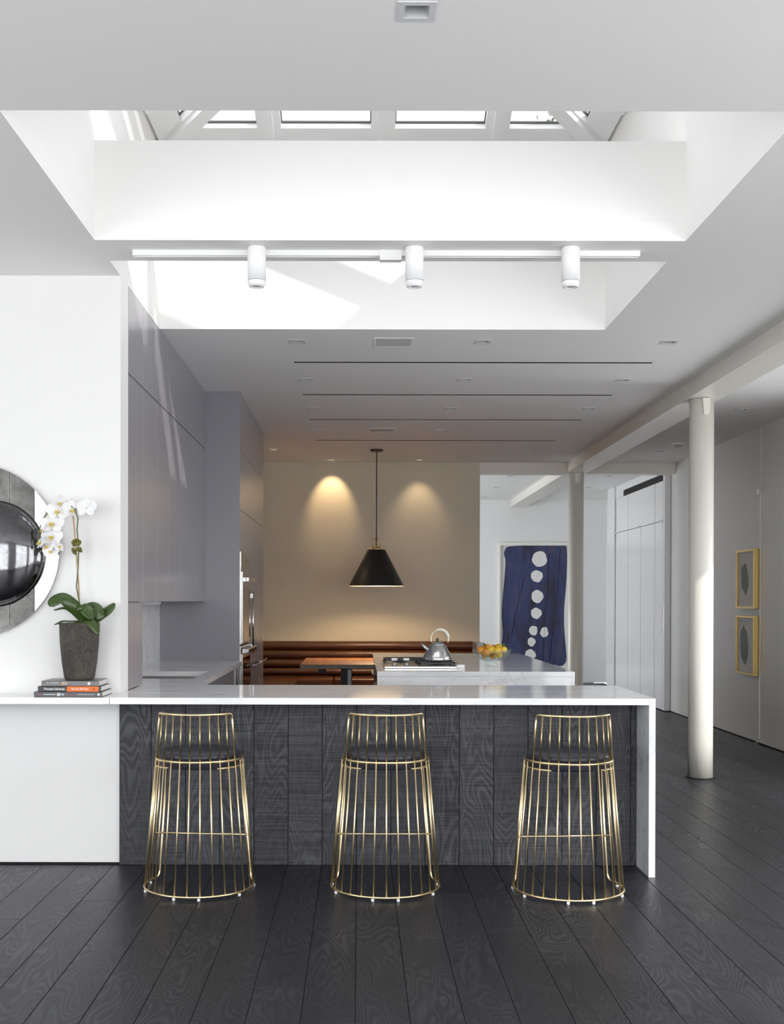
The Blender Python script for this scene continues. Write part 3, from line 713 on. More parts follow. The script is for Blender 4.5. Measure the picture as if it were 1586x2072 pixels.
# kettle
kx, ky, kz = .605, 8.86, CT + .0425
ket = thing('kettle', 'polished steel conical kettle with cream arched handle on the grate', 'kettle', (kx, ky, kz))
part('body', MB().lathe([(.100, 0), (.113, .004), (.116, .014), (.108, .035), (.066, .112), (.060, .118)], 40, (kx, ky, kz)), M_chrome, ket)
part('lid', MB().lathe([(.060, .118), (.055, .124), (.042, .138), (.022, .147), (.004, .150)], 32, (kx, ky, kz)), M_chrome, ket)
part('lid_knob', MB().ball((kx, ky, kz + .160), .012), plain('grey_knob', (.08, .08, .09), .35), ket)
part('spout', MB().tube([(kx - .075, ky, kz + .085), (kx - .10, ky, kz + .105), (kx - .123, ky, kz + .130)], [.018, .013, .007], 12), M_chrome, ket)
ha = []
for i in range(25):
    a = radians(205 - i * 230 / 24); ha.append((kx + .018 + .066 * cos(a), ky, kz + .165 + .072 * sin(a)))
part('handle_wire', MB().tube(ha, .003, 8), M_chrome, ket)
part('handle_grip', MB().tube(ha[9:22], [.009, .011, .012, .0125, .013, .013, .013, .013, .013, .013, .0125, .012, .010], 12), M_ivory, ket)
riv = MB()
for i in range(22): a = 2 * pi * i / 22; riv.ball((kx + .112 * cos(a), ky + .112 * sin(a), kz + .026), .003, 6, 4)
part('rivets', riv, M_steel, ket, kind='stuff')

# fruit bowl
bx, by = 1.018, 8.86
bw = thing('glass_bowl', 'clear footed glass bowl of oranges on the island', 'bowl', (bx, by, CT))
outp = [(.048, .0), (.050, .004), (.046, .012), (.044, .028), (.050, .036), (.075, .046), (.110, .068), (.135, .095), (.150, .125)]
inp = [(.147, .126), (.131, .098), (.106, .073), (.072, .052), (.03, .046), (.002, .045)]
part('bowl_body', MB().lathe(outp + inp, 48, (bx, by, CT + .001), cap=True), M_bowl, bw)
frt = [(-.085, -.02, .112, 'o'), (-.075, .05, .118, 'o'), (-.045, -.06, .100, 'o'), (-.03, .03, .135, 'o'), (-.005, -.045, .118, 'y'), (.02, .05, .128, 'o'), (.035, -.07, .112, 'y'), (.055, .01, .135, 'y'), (.085, -.03, .118, 'y'), (.01, .0, .078, 'o'), (-.05, 0.0, .082, 'o'), (.055, .0, .084, 'y')]
desc = ['at the left rim', 'at the back left', 'front left', 'on top left', 'front centre', 'at the back centre', 'large yellow one in front', 'on top right', 'at the right by the leaves', 'low in the middle', 'low on the left', 'low on the right']
for k, (dx, dy, dz, ty) in enumerate(frt):
    f = thing('orange', '%s citrus fruit in the glass bowl, %s' % ('orange' if ty == 'o' else 'yellow', desc[k]), 'fruit', (bx + dx, by + dy, CT + dz), 'citrus fruit in the glass bowl')
    r = .029 if ty == 'o' else .031; dz += .008
    part('peel', MB().ball((bx + dx, by + dy, CT + dz), r, 16, 10, (1, 1, .96)), M_orange if ty == 'o' else M_yellow, f)
    part('stem_button', MB().ball((bx + dx + .004, by + dy - r * .7, CT + dz + r * .68), .003, 6, 4), M_leaf, f)
def leaf_mb(base, d, L, w, droop=.0, n=8, up=(0, 0, 1), thick=.0012, fold=0.25, wav=0.0, tip=.75):
    """a leaf blade: base point, direction, length, width; two-sided with thickness"""
    d = Vector(d).normalized(); u = Vector(up); s_ = d.cross(u).normalized(); u = s_.cross(d).normalized(); base = Vector(base)
    top = []
    for i in range(n + 1):
        t = i / n; c = base + d * (L * t) + u * (L * (-droop * t * t)) ; ww = w * (sin(pi * min(1, (t * .93 + .07)) ** tip) ** .75) if i < n else w * .04
        row = []
        for k in range(-2, 3):
            q = k / 2; row.append(c + s_ * (ww / 2 * q) + u * (abs(q) ** 1.5 * ww * fold * .5 + wav * sin(t * 9 + q) * w * .1))
        top.append(row)
    vs = [p for r_ in top for p in r_] + [p - u * thick for r_ in top for p in r_]; fs = []; o2 = (n + 1) * 5
    for i in range(n):
        for k in range(4):
            a = i * 5 + k; fs.append((a, a + 1, a + 6, a + 5)); fs.append((o2 + a, o2 + a + 5, o2 + a + 6, o2 + a + 1))
        a = i * 5; fs.append((a, a + 5, o2 + a + 5, o2 + a)); a += 4; fs.append((a, o2 + a, o2 + a + 5, a + 5))
    fs.append((0, o2, o2 + 1, 1)); fs.append((1, o2 + 1, o2 + 2, 2)); fs.append((2, o2 + 2, o2 + 3, 3)); fs.append((3, o2 + 3, o2 + 4, 4))
    return MB().add(vs, fs, True)
M_cleaf = plain('citrus_leaf', (.10, .17, .04), .4, var=.3, scale=30)
LV = [((.10, -.03, .118), (.9, -.1, .05), .075), ((.10, .0, .12), (.5, 0, .8), .05), ((.08, -.04, .12), (.1, -.3, .9), .055), ((.02, -.04, .14), (.7, -.2, .25), .05), ((-.05, -.05, .13), (-.3, -.3, .9), .05), ((.03, -.06, .08), (-.8, -.4, -.1), .06), ((.08, -.06, .09), (.5, -.6, .3), .06), ((-.02, -.07, .075), (.5, -.3, -.2), .06), ((-.06, -.06, .07), (.6, -.3, -.1), .06)]
LD = ['longest one pointing right past the rim', 'upright beside the right rim', 'standing up in front on the right', 'lying across the top fruit', 'standing up on the left', 'low behind the glass centre', 'low behind the glass right', 'low under the front fruit', 'low on the left behind the glass']
for k, (b, d, L) in enumerate(LV):
    mb = leaf_mb((bx + b[0], by + b[1], CT + b[2] + .016), d, L, .021, .25, 6)
    solid('citrus_leaf', mb, M_cleaf, 'green citrus leaf in the glass bowl, %s' % LD[k], 'leaf', group='leaves among the citrus fruit')

# ------------------------------------------------------------------ banquette, table, pendant
bq = thing('banquette', 'channelled cognac leather corner banquette below the beige wall', 'banquette', (.1, 14.3, 0))
zj = [.475, .575, .685, .795, .905]
def chan(a, b, r, z0, z1, axis):
    zc_, rz = (z0 + z1) / 2, (z1 - z0) / 2; n = 14; m = MB(); ring = []
    pts = [(r * cos(radians(-90 + 180 * i / n)), rz * sin(radians(-90 + 180 * i / n))) for i in range(n + 1)]
    if axis == 'x': vs = [(x, 14.60 - p, zc_ + q) for x in (a, b) for p, q in pts]
    else: vs = [(-1.245 + p, y, zc_ + q) for y in (a, b) for p, q in pts]
    k = n + 1
    m.add(vs, [(i, i + 1, k + i + 1, k + i) for i in range(n)] , True); m.add(vs[:k], [tuple(range(k))]); m.add(vs[k:], [tuple(range(k))]); m.add([vs[0], vs[n], vs[k + n], vs[k]], [(0, 1, 2, 3)])
    return m
for k in range(4):
    part('back_channel', chan(-1.24, 1.43, .055, zj[k], zj[k + 1], 'x'), M_leather, bq)
    part('side_channel', chan(12.6, 14.58, .055, zj[k], zj[k + 1], 'y'), M_leather, bq)
part('back_board', MB().box(-1.325, 1.43, 14.601, 14.66, 0, .905), M_leather, bq)
part('side_board', MB().box(-1.325, -1.246, 12.6, 14.6, 0, .905), M_leather, bq)
for a, b in ((-1.18, -.30), (-.295, .58), (.585, 1.43)): part('seat_cushion', MB().box(a, b, 14.06, 14.56, .38, .475), M_leather, bq, .03, seg=4)
part('seat_cushion', MB().box(-1.185, -.72, 12.62, 14.05, .38, .475), M_leather, bq, .03, seg=4)
part('seat_base', MB().box(-1.24, 1.43, 14.10, 14.58, 0, .38).box(-1.24, -.76, 12.62, 14.1, 0, .38), M_black, bq)
part('end_panel', MB().box(1.432, 1.531, 14.02, 14.662, 0, .905), M_grey, bq)
dt = thing('dining_table', 'dining table with reddish wood top and grey steel legs', 'table', (.3, 12.6, 0))
part('tabletop', MB().box(-.594, 1.25, 11.93, 13.3, .735, .76), M_table, dt, .002)
part('edge_band', MB().box(-.596, 1.252, 11.925, 11.9295, .715, .758), M_tedge, dt)
part('underframe', MB().box(-.45, 1.1, 12.1, 13.1, .705, .734), M_black, dt)
for x in (-.109, .7):
    part('leg', MB().box(x, x + .041, 12.0, 12.06, 0, .705), plain('grey_steel_leg', (.30, .30, .31), .4, .6), dt, .002); part('leg', MB().box(x, x + .041, 13.1, 13.16, 0, .705), MATS['grey_steel_leg'], dt, .002)
    part('leg_plate', MB().box(x - .07, x - .002, 12.0, 13.16, .02, .705), M_black, dt)
    part('foot', MB().box(x - .1, x + .14, 11.98, 13.18, 0, .02), M_black, dt)
pb = thing('table_clamp', 'small black bracket under the front of the wood table', 'bracket', (-.37, 12.0, .66)); part('block', MB().box(-.41, -.33, 11.99, 12.05, .668, .7045), M_black, pb, .004)

px, py = .210, 13.42
pend = thing('pendant_lamp', 'black conical pendant lamp with brass cap over the dining table', 'lamp', (px, py, 1.585))
part('canopy', MB().lathe([(.072, -.022), (.074, -.018), (.074, 0)], 32, (px, py, H - .0005)), M_bronze, pend)
part('cord', MB().tube([(px, py, 2.02), (px, py, H - .02)], .0055, 8), M_black, pend)
part('brass_cap', MB().lathe([(.100, 2.003), (.100, 2.012), (.085, 2.022), (.05, 2.028), (.04, 2.04), (.018, 2.05), (.012, 2.06)], 32, (px, py, 0)), M_brass, pend)
cg = MB()
for a in range(4):
    x, y = px + .045 * cos(a * pi / 2 + .1), py + .045 * sin(a * pi / 2 + .1)
    cg.tube([(x, y, 2.02), (x, y, 2.125), (px, py, 2.135)], .005, 8)
part('brass_yoke', cg, M_brassd, pend)
shp = [(.318, 1.585), (.104, 2.003)]
part('shade', MB().lathe([(.318, 1.585), (.104, 2.003), (.01, 2.004)], 64, (px, py, 0), cap=False), M_black, pend)
part('shade_lining', MB().lathe([(.316, 1.5845), (.3145, 1.589), (.102, 1.999), (.01, 2.0)], 64, (px, py, 0), cap=False), plain('white_shade_lining', (.85, .82, .75), .5), pend)
part('shade_rim', MB().lathe([(.319, 1.583), (.321, 1.587), (.318, 1.591), (.3145, 1.587), (.319, 1.583)], 64, (px, py, 0), cap=False), M_brass, pend)
part('bulb', MB().ball((px, py, 1.80), .04, 16, 10), plain('warm_bulb', (1, .8, .55), .3, emit=((1, .72, .42), 12)), pend)
add_light('pendant_glow', 'POINT', (px, py, 1.72), (0, 0, 0), 40, (1, .72, .42), shadow_soft_size=.04)

# ------------------------------------------------------------------ downlights, slots, vents, track
def downlight(x, y, label, on=False, z=H, s=.057, hh=hs, grp='square recessed downlights'):
    d = thing('recessed_downlight', label, 'ceiling light', (x, y, z), grp)
    fr_ = MB()
    i = hh - .010
    for a in ((x - s, x + s, y - s, y - i), (x - s, x + s, y + i, y + s), (x - s, x - i, y - i, y + i), (x + i, x + s, y - i, y + i)): fr_.box(a[0], a[1], a[2], a[3], z - .003, z - .0003)
    part('trim_frame', fr_, plain('downlight_trim', (.68, .68, .69), .4), d)
    h_ = hh - .004; b = .008 if on else .055
    cone = MB(); vs = [(x - i, y - i, z), (x + i, y - i, z), (x + i, y + i, z), (x - i, y + i, z), (x - h_ * .45, y - h_ * .45, z + b), (x + h_ * .45, y - h_ * .45, z + b), (x + h_ * .45, y + h_ * .45, z + b), (x - h_ * .45, y + h_ * .45, z + b)]
    cone.add(vs, [(0, 1, 5, 4), (1, 2, 6, 5), (2, 3, 7, 6), (3, 0, 4, 7)])
    part('baffle', cone, plain('downlight_baffle', (.42, .43, .43), .35), d)
    lm = plain('lit_lens', (1, .85, .6), .4, emit=((1, .78, .5), 14)) if on else plain('dark_lens', (.5, .5, .5), .5)
    part('lens', MB().box(x - h_ * .46, x + h_ * .46, y - h_ * .46, y + h_ * .46, z + b, z + b + .004), lm, d)
    return d
rows = ['first row beyond the skylight', 'second row beyond the skylight', 'third row beyond the skylight', 'fourth row beyond the skylight']
cols = ['left', 'middle', 'right']
for x, y, i, j in DL: downlight(x, y, 'small square recessed ceiling light, unlit, %s light of the %s' % (cols[i], rows[j]))
downlight(*NEAR, 'square recessed ceiling light nearest the camera, in front of the skylight')
downlight(*OTHER[0], 'small unlit ceiling light left of the long beam near the header'); downlight(*OTHER[1], 'unlit ceiling light right of the long beam, nearer one'); downlight(*OTHER[2], 'unlit ceiling light right of the long beam, near the smoke alarm')
LL3 = ['glowing ceiling light beside the tall cabinets', 'glowing ceiling light by the beige wall, left of the pendant', 'glowing ceiling light by the beige wall, right of the pendant']
for k, (x, y) in enumerate(LIT):
    downlight(x, y, LL3[k], True)
add_light('downlight_beam', 'SPOT', (LIT[1][0], 14.36, H - .004), (radians(33), 0, 0), 24, (1, .72, .40), spot_size=radians(62), spot_blend=.7, shadow_soft_size=.02)
add_light('downlight_beam', 'SPOT', (LIT[2][0], 14.34, H - .004), (radians(22), 0, 0), 13, (1, .76, .46), spot_size=radians(70), spot_blend=.9, shadow_soft_size=.02)
add_light('downlight_beam', 'SPOT', (LIT[0][0], LIT[0][1], H - .004), (0, 0, 0), 22, (1, .74, .42), spot_size=radians(95), spot_blend=.8, shadow_soft_size=.02)
R2 = ['nearest left', 'middle left', 'nearest right', 'middle right', 'farthest left']
for k, (x, y) in enumerate(ROOM2): downlight(x, y, 'tiny ceiling light of the far room, %s' % R2[k], False, s=.05, hh=.04, grp='far room downlights')
for k, y in enumerate(SLOTS):
    sl = thing('slot_diffuser', 'long black linear slot in the ceiling, %s from the skylight' % ['first', 'second', 'third', 'fourth'][k], 'air slot', (.837, y, H), 'linear ceiling slots')
    part('channel', MB().box(-.472, 2.146, y - .0215, y - .018, H + .0005, H + .05).box(-.472, 2.146, y + .018, y + .0215, H + .0005, H + .05).box(-.472, 2.146, y - .0215, y + .0215, H + .05, H + .055), M_blackgap, sl)
    part('end_cap', MB().box(-.4725, -.470, y - .018, y + .018, H + .001, H + .05), M_blackgap, sl)
for k, (x, y) in enumerate(VENTS):
    v = thing('ceiling_vent', 'square flush ceiling speaker grille, %s' % ['beside the skylight opening', 'far one near the pendant'][k], 'ceiling grille', (x, y, H), 'flush ceiling grilles')
    f = MB(); a, b = .119, .134
    for q in ((x - b, x + b, y - b, y - a), (x - b, x + b, y + a, y + b), (x - b, x - a, y - a, y + a), (x + a, x + b, y - a, y + a)): f.box(q[0], q[1], q[2], q[3], H - .003, H - .0003)
    part('frame', f, M_ceil, v); part('grille', MB().box(x - a, x + a, y - a, y + a, H - .002, H + .002), plain('grille_mesh', (.62, .62, .61), .7, bump=.5, bscale=600), v)
sm = thing('smoke_alarm', 'round white smoke alarm on the ceiling right of the beam', 'smoke alarm', (3.523, 12.83, H))
part('base', MB().lathe([(.07, 0), (.07, -.012), (.055, -.02)], 32, (3.523, 12.83, H - .0003)), M_white, sm); part('sensor', MB().lathe([(.04, -.02), (.038, -.035), (.02, -.04)], 24, (3.523, 12.83, H - .0003)), plain('alarm_grey', (.5, .5, .5), .5), sm)
tr = thing('light_track', 'white lighting track under the skylight beam', 'light track', (.136, 5.79, H))
part('rail', MB().box(-1.119, 1.392, 5.772, 5.778, H - .028, H - .0005).box(-1.119, 1.392, 5.802, 5.808, H - .028, H - .0005).box(-1.119, 1.392, 5.778, 5.802, H - .010, H - .0005), M_white, tr)
part('end_cap', MB().box(-1.122, -1.119, 5.771, 5.809, H - .029, H - .0005), M_white, tr); part('end_cap', MB().box(1.392, 1.395, 5.771, 5.809, H - .029, H - .0005), M_white, tr)
part('feed_box', MB().box(.104, .212, 5.765, 5.815, H - .050, H - .029), M_white, tr, .002); part('feed_cover', MB().box(.104, .212, 5.764, 5.7715, H - .04, H - .0006), M_white, tr)
for k, x in enumerate((-.501, .273, 1.04)):
    s_ = thing('track_spotlight', 'white cylindrical track spotlight, %s of the three' % ['left', 'middle', 'right'][k], 'spotlight', (x, 5.79, H - .03), 'track spotlights under the beam')
    yy = 5.712 
    part('adapter', MB().box(x - .03, x + .03, yy + .035, 5.807, H - .055, H - .0295), M_white, s_, .002)
    part('body', MB().lathe([(.020, 0.018), (.043, .016), (.045, .010), (.045, -.148)], 40, (x, yy, H - .022)), M_white, s_)
    part('seam_ring', MB().lathe([(.0435, -.148), (.0435, -.151)], 40, (x, yy, H - .022)), plain('seam_grey', (.4, .4, .4), .5), s_)
    part('lens_cap', MB().lathe([(.045, -.151), (.043, -.165), (.036, -.178), (.030, -.180), (.026, -.176), (.02, -.15)], 40, (x, yy, H - .022), cap=False), M_white, s_)
    part('lens', MB().lathe([(.026, -.172), (.002, -.172)], 24, (x, yy, H - .022), cap=False), plain('spot_lens', (.35, .35, .36), .2), s_)

# ------------------------------------------------------------------ columns, doors, closets, pictures
def column(x, y, r, label):
    c = thing('column', label, 'column', (x, y, 0))
    part('shaft', MB().lathe([(r * 1.01, .004), (r, .3), (r * .99, 3.038)], 48, (x, y, 0)), M_cream, c)
    part('floor_collar', MB().lathe([(r * 1.22, .0005), (r * 1.22, .006), (r * 1.0, .008)], 48, (x, y, 0)), M_black, c)
    part('bracket', MB().prism([(-.022, 0), (.022, 0), (.032, .13), (-.032, .13)], y - r - .022, y - r + .02, axis=1).xf(Matrix.Translation((x + .005, 0, 2.905))), M_cream, c, .004)
column(2.757, 9.345, .0975, 'round cream column nearer the camera, right of the bar')
column(2.765, 14.76, .096, 'round cream column far back in the wide opening')
dr = thing('door_1', 'flush white door at the right edge of the picture', 'door', (4.0, 10.9, 0)); dr['kind'] = 'structure'
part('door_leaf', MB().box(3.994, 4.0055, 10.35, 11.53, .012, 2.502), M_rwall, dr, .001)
for z in (2.507, .03):
    part('pivot_hinge', MB().box(3.965, 3.994, 11.53, 11.575, z - .024, z - .004).box(3.965, 3.994, 11.53, 11.575, z + .004, z + .024).box(3.975, 3.999, 11.54, 11.57, z - .004, z + .004), M_chrome, dr)
part('edge_strip', MB().box(3.990, 3.9995, 11.545, 11.555, .012, 2.48), M_white, dr)
dr = thing('door_2', 'flush white door in the right wall behind the near column', 'door', (4.0, 13.9, 0)); dr['kind'] = 'structure'
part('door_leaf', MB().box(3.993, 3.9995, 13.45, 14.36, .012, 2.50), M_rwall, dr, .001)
M_closet = plain('closet_white_lacquer', (.80, .80, .81), .22, var=.01)
cx_ = 3.92
cl = thing('closet', 'wall of tall white lacquered closet doors in the far room', 'closet', (4.1, 16.2, 0))
part('body', MB().box(cx_ + .03, 4.295, 14.955, 17.68, 0, H - .002), M_greydark, cl)
part('end_panel', MB().box(cx_ - .02, 4.295, 17.70, 18.2, 0, H - .002), M_closet, cl); part('front_panel', MB().box(cx_, 3.998, 14.872, 14.951, 0.012, H - .13), M_closet, cl)
cj = [14.955, 15.37, 16.90, 17.68]
for a, b in zip(cj[:-1], cj[1:]): part('upper_door', MB().box(cx_, cx_ + .022, a + .008, b - .008, 2.452, 2.965), M_closet, cl, .001)
lj = [14.955, 15.37, 16.13, 16.90, 17.68]
for a, b in zip(lj[:-1], lj[1:]): part('lower_door', MB().box(cx_, cx_ + .022, a + .008, b - .008, .015, 2.444), M_closet, cl, .001)
part('pull', MB().box(cx_ - .012, cx_, 14.965, 14.975, 1.0, 1.35), M_steel, cl)
part('grille_back', MB().box(cx_ + .012, cx_ + .03, 14.96, 17.2, 2.967, 3.054), M_blackgap, cl)
part('soffit', MB().box(cx_ - .001, 4.2, 17.2, 17.69, 2.968, H - .003), M_closet, cl)
for y in (15.0, 15.36 + .76, 17.66):
    part('pivot_hinge', MB().box(cx_ - .03, cx_, y - .03, y + .03, 2.43, 2.466), M_chrome, cl)
part('fascia', MB().box(cx_ - .001, 4.0, 14.96, 17.199, 3.055, H - .003), M_closet, cl)

# big blue painting
pa = thing('blue_painting', 'large white-framed painting of white dots on an indigo field', 'painting', (3.03, 20.1, .2))
fx0, fx1, fz0, fz1 = 2.427, 3.72, .17, 2.42
fm = MB()
for q in ((fx0, fx1, fz0, fz0 + .05), (fx0, fx1, fz1 - .05, fz1), (fx0, fx0 + .03, fz0 + .05, fz1 - .05), (fx1 - .03, fx1, fz0 + .05, fz1 - .05)): fm.box(q[0], q[1], 20.05, 20.128, q[2], q[3])
part('frame', fm, plain('white_frame', (.80, .79, .74), .4), pa, .004); part('paper', MB().box(fx0 + .03, fx1 - .03, 20.10, 20.127, fz0 + .05, fz1 - .05), M_artpaper, pa)
def P2(x, y):  # photo crop coordinates of the artwork -> wall metres (artwork measured by hand)
    return (2.512 + (x - 20) * .00855, 2.345 - (y - 8) * .00855)
edge = [(24, 12), (30, 7), (60, 5), (95, 3), (125, 1), (140, 3), (148, 10), (148, 60), (146, 95), (143, 130), (143, 170), (146, 205), (148, 232), (145, 243), (136, 249), (120, 246), (90, 250), (50, 248), (20, 246), (17, 215), (19, 180), (17, 150), (18, 120), (20, 95), (23, 60), (24, 35), (21, 22)]
sm_edge = []
for i in range(len(edge)):
    p0, p1, p2, p3 = [Vector(edge[(i + k) % len(edge)]) for k in (-1, 0, 1, 2)]
    for t in (0, .33, .66):
        q = .5 * ((2 * p1) + (-p0 + p2) * t + (2 * p0 - 5 * p1 + 4 * p2 - p3) * t * t + (-p0 + 3 * p1 - 3 * p2 + p3) * t ** 3); sm_edge.append(q)
part('indigo_field', MB().prism([P2(q.x, q.y) for q in sm_edge], 20.096, 20.0995, axis=1), M_blue, pa)
for (x, y, r, ry) in ((93, 32, 15, 16), (87.5, 67, 12, 12), (88.5, 108, 12, 13), (86.5, 142, 11, 11), (81, 177, 8.5, 10), (103, 180, 8, 10.5), (77, 200, 8, 9), (74.5, 226, 11, 11)):
    rg = random.Random(int(x * 10)); ph = rg.random() * 6
    poly = [P2(x + (r + .7 * sin(3 * a + ph) + .4 * sin(7 * a)) * cos(a), y + (ry + .6 * sin(4 * a + ph)) * sin(a)) for a in [2 * pi * k / 30 for k in range(30)]]
    part('white_dot', MB().prism(poly, 20.093, 20.0955, axis=1), M_artpaper, pa)
for pts in ([(112, 20), (110, 90), (104, 160), (100, 240)], [(135, 10), (131, 80), (122, 150), (114, 245)], [(62, 70), (50, 120), (36, 190)]):
    part('dark_streak', MB().tube([Vector((P2(*q)[0], 20.0955, P2(*q)[1])) for q in pts], .004, 4), plain('streak_ink', (.008, .008, .02), .6), pa)
# two gold frames
blobA = [(.30, .13), (.36, .20), (.40, .35), (.43, .55), (.41, .70), (.33, .80), (.25, .70), (.15, .62), (.13, .48), (.16, .40), (.14, .33), (.20, .30), (.20, .20)]
blobA = [(.2, .78), (.26, .72), (.33, .80), (.42, .79), (.50, .70), (.58, .55), (.60, .45), (.58, .35), (.48, .22), (.40, .20), (.30, .28), (.18, .35), (.14, .48), (.15, .60), (.12, .66)]
blobB = [(.16, .85), (.18, .74), (.30, .88), (.38, .80), (.52, .76), (.60, .5), (.58, .3), (.48, .18), (.40, .12), (.30, .15), (.16, .26), (.12, .45), (.12, .65)]
for k, (z0, z1, bl) in enumerate(((1.344, 1.945, blobA), (.672, 1.272, blobB))):
    ya_, yb_ = 11.53, 12.07
    p = thing('framed_print', ['upper gold-framed print of a brown-black brush mark on the right wall', 'lower gold-framed print of a black brush mark on the right wall'][k], 'framed print', (4.0, 11.8, z0))
    ya_, yb_ = 11.575, 12.12
    f = MB(); fx = 3.94
    for q in ((ya_, yb_, z0, z0 + .022), (ya_, yb_, z1 - .022, z1), (ya_, ya_ + .022, z0 + .022, z1 - .022), (yb_ - .022, yb_, z0 + .022, z1 - .022)): f.box(fx, 3.999, q[0], q[1], q[2], q[3])
    part('frame', f, M_goldf, p, .001); part('paper', MB().box(3.965, 3.97, ya_ + .022, yb_ - .022, z0 + .022, z1 - .022), M_artgrey, p)
    part('brush_mark', MB().prism([(yb_ - .03 - u * (yb_ - ya_ - .06), z0 + .03 + v_ * (z1 - z0 - .06)) for u, v_ in bl], 3.963, 3.9645, axis=0), M_ink, p)
    part('glazing', MB().box(3.950, 3.952, ya_ + .022, yb_ - .022, z0 + .022, z1 - .022), M_pglass, p)

# ------------------------------------------------------------------ round mirror
mc = (-2.061, 1.685); MR = .463
mir = thing('round_mirror', 'round antique mirror with smoked convex centre on the white wall', 'mirror', (mc[0], YW, mc[1]))
xc = [-.463, -.33, -.20, -.065, .067, .197, .330, .463]
for k in range(7):
    a, b = xc[k], xc[k + 1]; N = 14; up_ = []; dn_ = []
    for i in range(N + 1):
        x = a + .001 + (b - a - .002) * i / N; z = sqrt(max(0, MR * MR - x * x)); up_.append((x, z)); dn_.append((x, -z))
    poly = up_ + dn_[::-1] if k not in (0, 6) else up_ + dn_[::-1]
    poly = [p for i, p in enumerate(poly) if i == 0 or (abs(p[0] - poly[i - 1][0]) + abs(p[1] - poly[i - 1][1])) > 1e-5]
    s_ = MB().prism([(mc[0] + u, mc[1] + v_) for u, v_ in poly], YW - .024, YW - .012, axis=1)
    cxk = mc[0] + (a + b) / 2; ang = [-.17, -.14, -.19, -.15, -.17, -.18, .03][k]
    s_.xf(Matrix.Translation((cxk, YW - .018, 0)) @ Matrix.Rotation(ang * .35, 4, 'Z') @ Matrix.Translation((-cxk, -(YW - .018), 0)))
    part('mirror_strip', s_, M_antique, mir, origin=(cxk, YW - .02, mc[1]))
part('backing', MB().lathe([(MR - .02, -.0005), (MR - .02, -.009)], 64, (mc[0], YW, mc[1]), axis='y'), M_black, mir)
dome = [(.287 * sin(radians(t)), -.095 * cos(radians(t)) - .030) for t in range(90, 0, -6)] + [(.002, -.1255)]
part('convex_mirror', MB().lathe([(.287, -.025)] + dome, 64, (-1.955, YW, 1.668), axis='y', cap=False), M_dome, mir)

# ------------------------------------------------------------------ books
def book(x0, x1, y0, y1, z0, z1, cov, label, spine_fn):
    b = thing('book', label, 'book', ((x0 + x1) / 2, (y0 + y1) / 2, z0), 'stack of books under the orchid')
    t = .0025
    part('cover', MB().box(x0, x1, y0, y1, z0, z0 + t).box(x0, x1, y0, y1, z1 - t, z1).box(x0, x1, y0, y0 + .004, z0, z1), cov, b, .001, seg=1)
    part('pages', MB().box(x0 + .003, x1 - .004, y0 + .0045, y1 - .004, z0 + t + .0002, z1 - t - .0002), M_paper, b)
    spine_fn(b, y0 - .0004, (z0 + z1) / 2, z1 - z0); return b
RX = (radians(90), 0, 0)
M_txt = plain('white_lettering', (.85, .85, .85), .6); M_red = plain('dull_red_lettering', (.40, .08, .07), .6)
def lett(b, s, size, x, y, z, mat=None, it=0.0, sq=1.0, bold=0.0): part('spine_lettering', text_mb(s, size, RX, (x, y, z), .0003, sq, it, bold), mat or M_txt, b)
def disc(b, x, y, z, r, mat, nm='emblem'): part(nm, MB().lathe([(r, 0), (r, -.0006)], 20, (x, y + .0003, z), axis='y'), mat, b)
def sp3(b, y, z, h):
    g_ = MB()
    for k in range(10): g_.box(-1.6195 + k * .0062, -1.6155 + k * .0062, y - .0004, y, z - .002, z + .002)
    part('spine_marks', g_, M_txt, b, kind='stuff')
    g_ = MB(); rg = random.Random(5); xx = -1.652
    while xx < -1.632: w_ = rg.uniform(.001, .0025); g_.box(xx, xx + w_, y - .0004, y, z - .0025, z + .002); xx += w_ + .001
    xx = -1.508
    while xx < -1.455: w_ = rg.uniform(.001, .003); g_.box(xx, xx + w_, y - .0004, y, z - .0018, z + .001); xx += w_ + .0012
    part('spine_marks', g_, M_red, b, kind='stuff')
    g_ = MB(); xx = -1.448
    while xx < -1.362: w_ = rg.uniform(.0012, .0028); g_.box(xx, xx + w_, y - .0004, y, z - .0014, z + rg.choice((.0006, .0014))); xx += w_ + .001
    part('spine_marks', g_, M_txt, b, kind='stuff')
    part('spine_picture', MB().ball((-1.543, y, z), .010, 12, 8, (1.1, .03, .9)), plain('silver_image', (.55, .53, .50), .5, var=.4, scale=150), b)
    part('spine_picture', MB().ball((-1.522, y, z), .006, 12, 8, (1.3, .03, .9)), plain('blue_image', (.35, .45, .62), .5, var=.3, scale=150), b)
    disc(b, -1.337, y, z, .006, M_txt)
def sp2(b, y, z, h):
    part('orange_label', MB().box(-1.502, -1.3385, y - .0004, y + .0004, z - h / 2 + .0004, z + h / 2 - .0004), plain('orange_spine', (.80, .17, .02), .5), b)
    lett(b, 'Princeton University', .0165, -1.566, y - .0003, z, sq=.78, bold=.0003)
    lett(b, 'The First 250 Years', .0150, -1.436, y - .0006, z, it=.3, sq=.76, bold=.0002)
    disc(b, -1.362, y - .0006, z, .0045, plain('brown_emblem', (.15, .06, .03), .6))
def sp1(b, y, z, h):
    lett(b, 'Eye of the Beholder', .0095, -1.575, y, z + .004, it=.2, sq=.85)
    part('spine_rule', MB().box(-1.625, -1.53, y - .0003, y, z - .008, z - .0072), M_txt, b)
    part('spine_picture', MB().ball((-1.515, y, z), .011, 12, 8, (1.8, .03, 1.0)), plain('portrait_image', (.42, .33, .27), .5, var=.5, scale=120), b)
    disc(b, -1.389, y - .0002, z, .0075, M_txt)
book(-1.671, -1.318, 5.985, 6.215, CT + .0005, .9475, plain('slate_grey_cover', (.085, .088, .10), .35), 'dark grey book at the bottom of the stack', sp3)
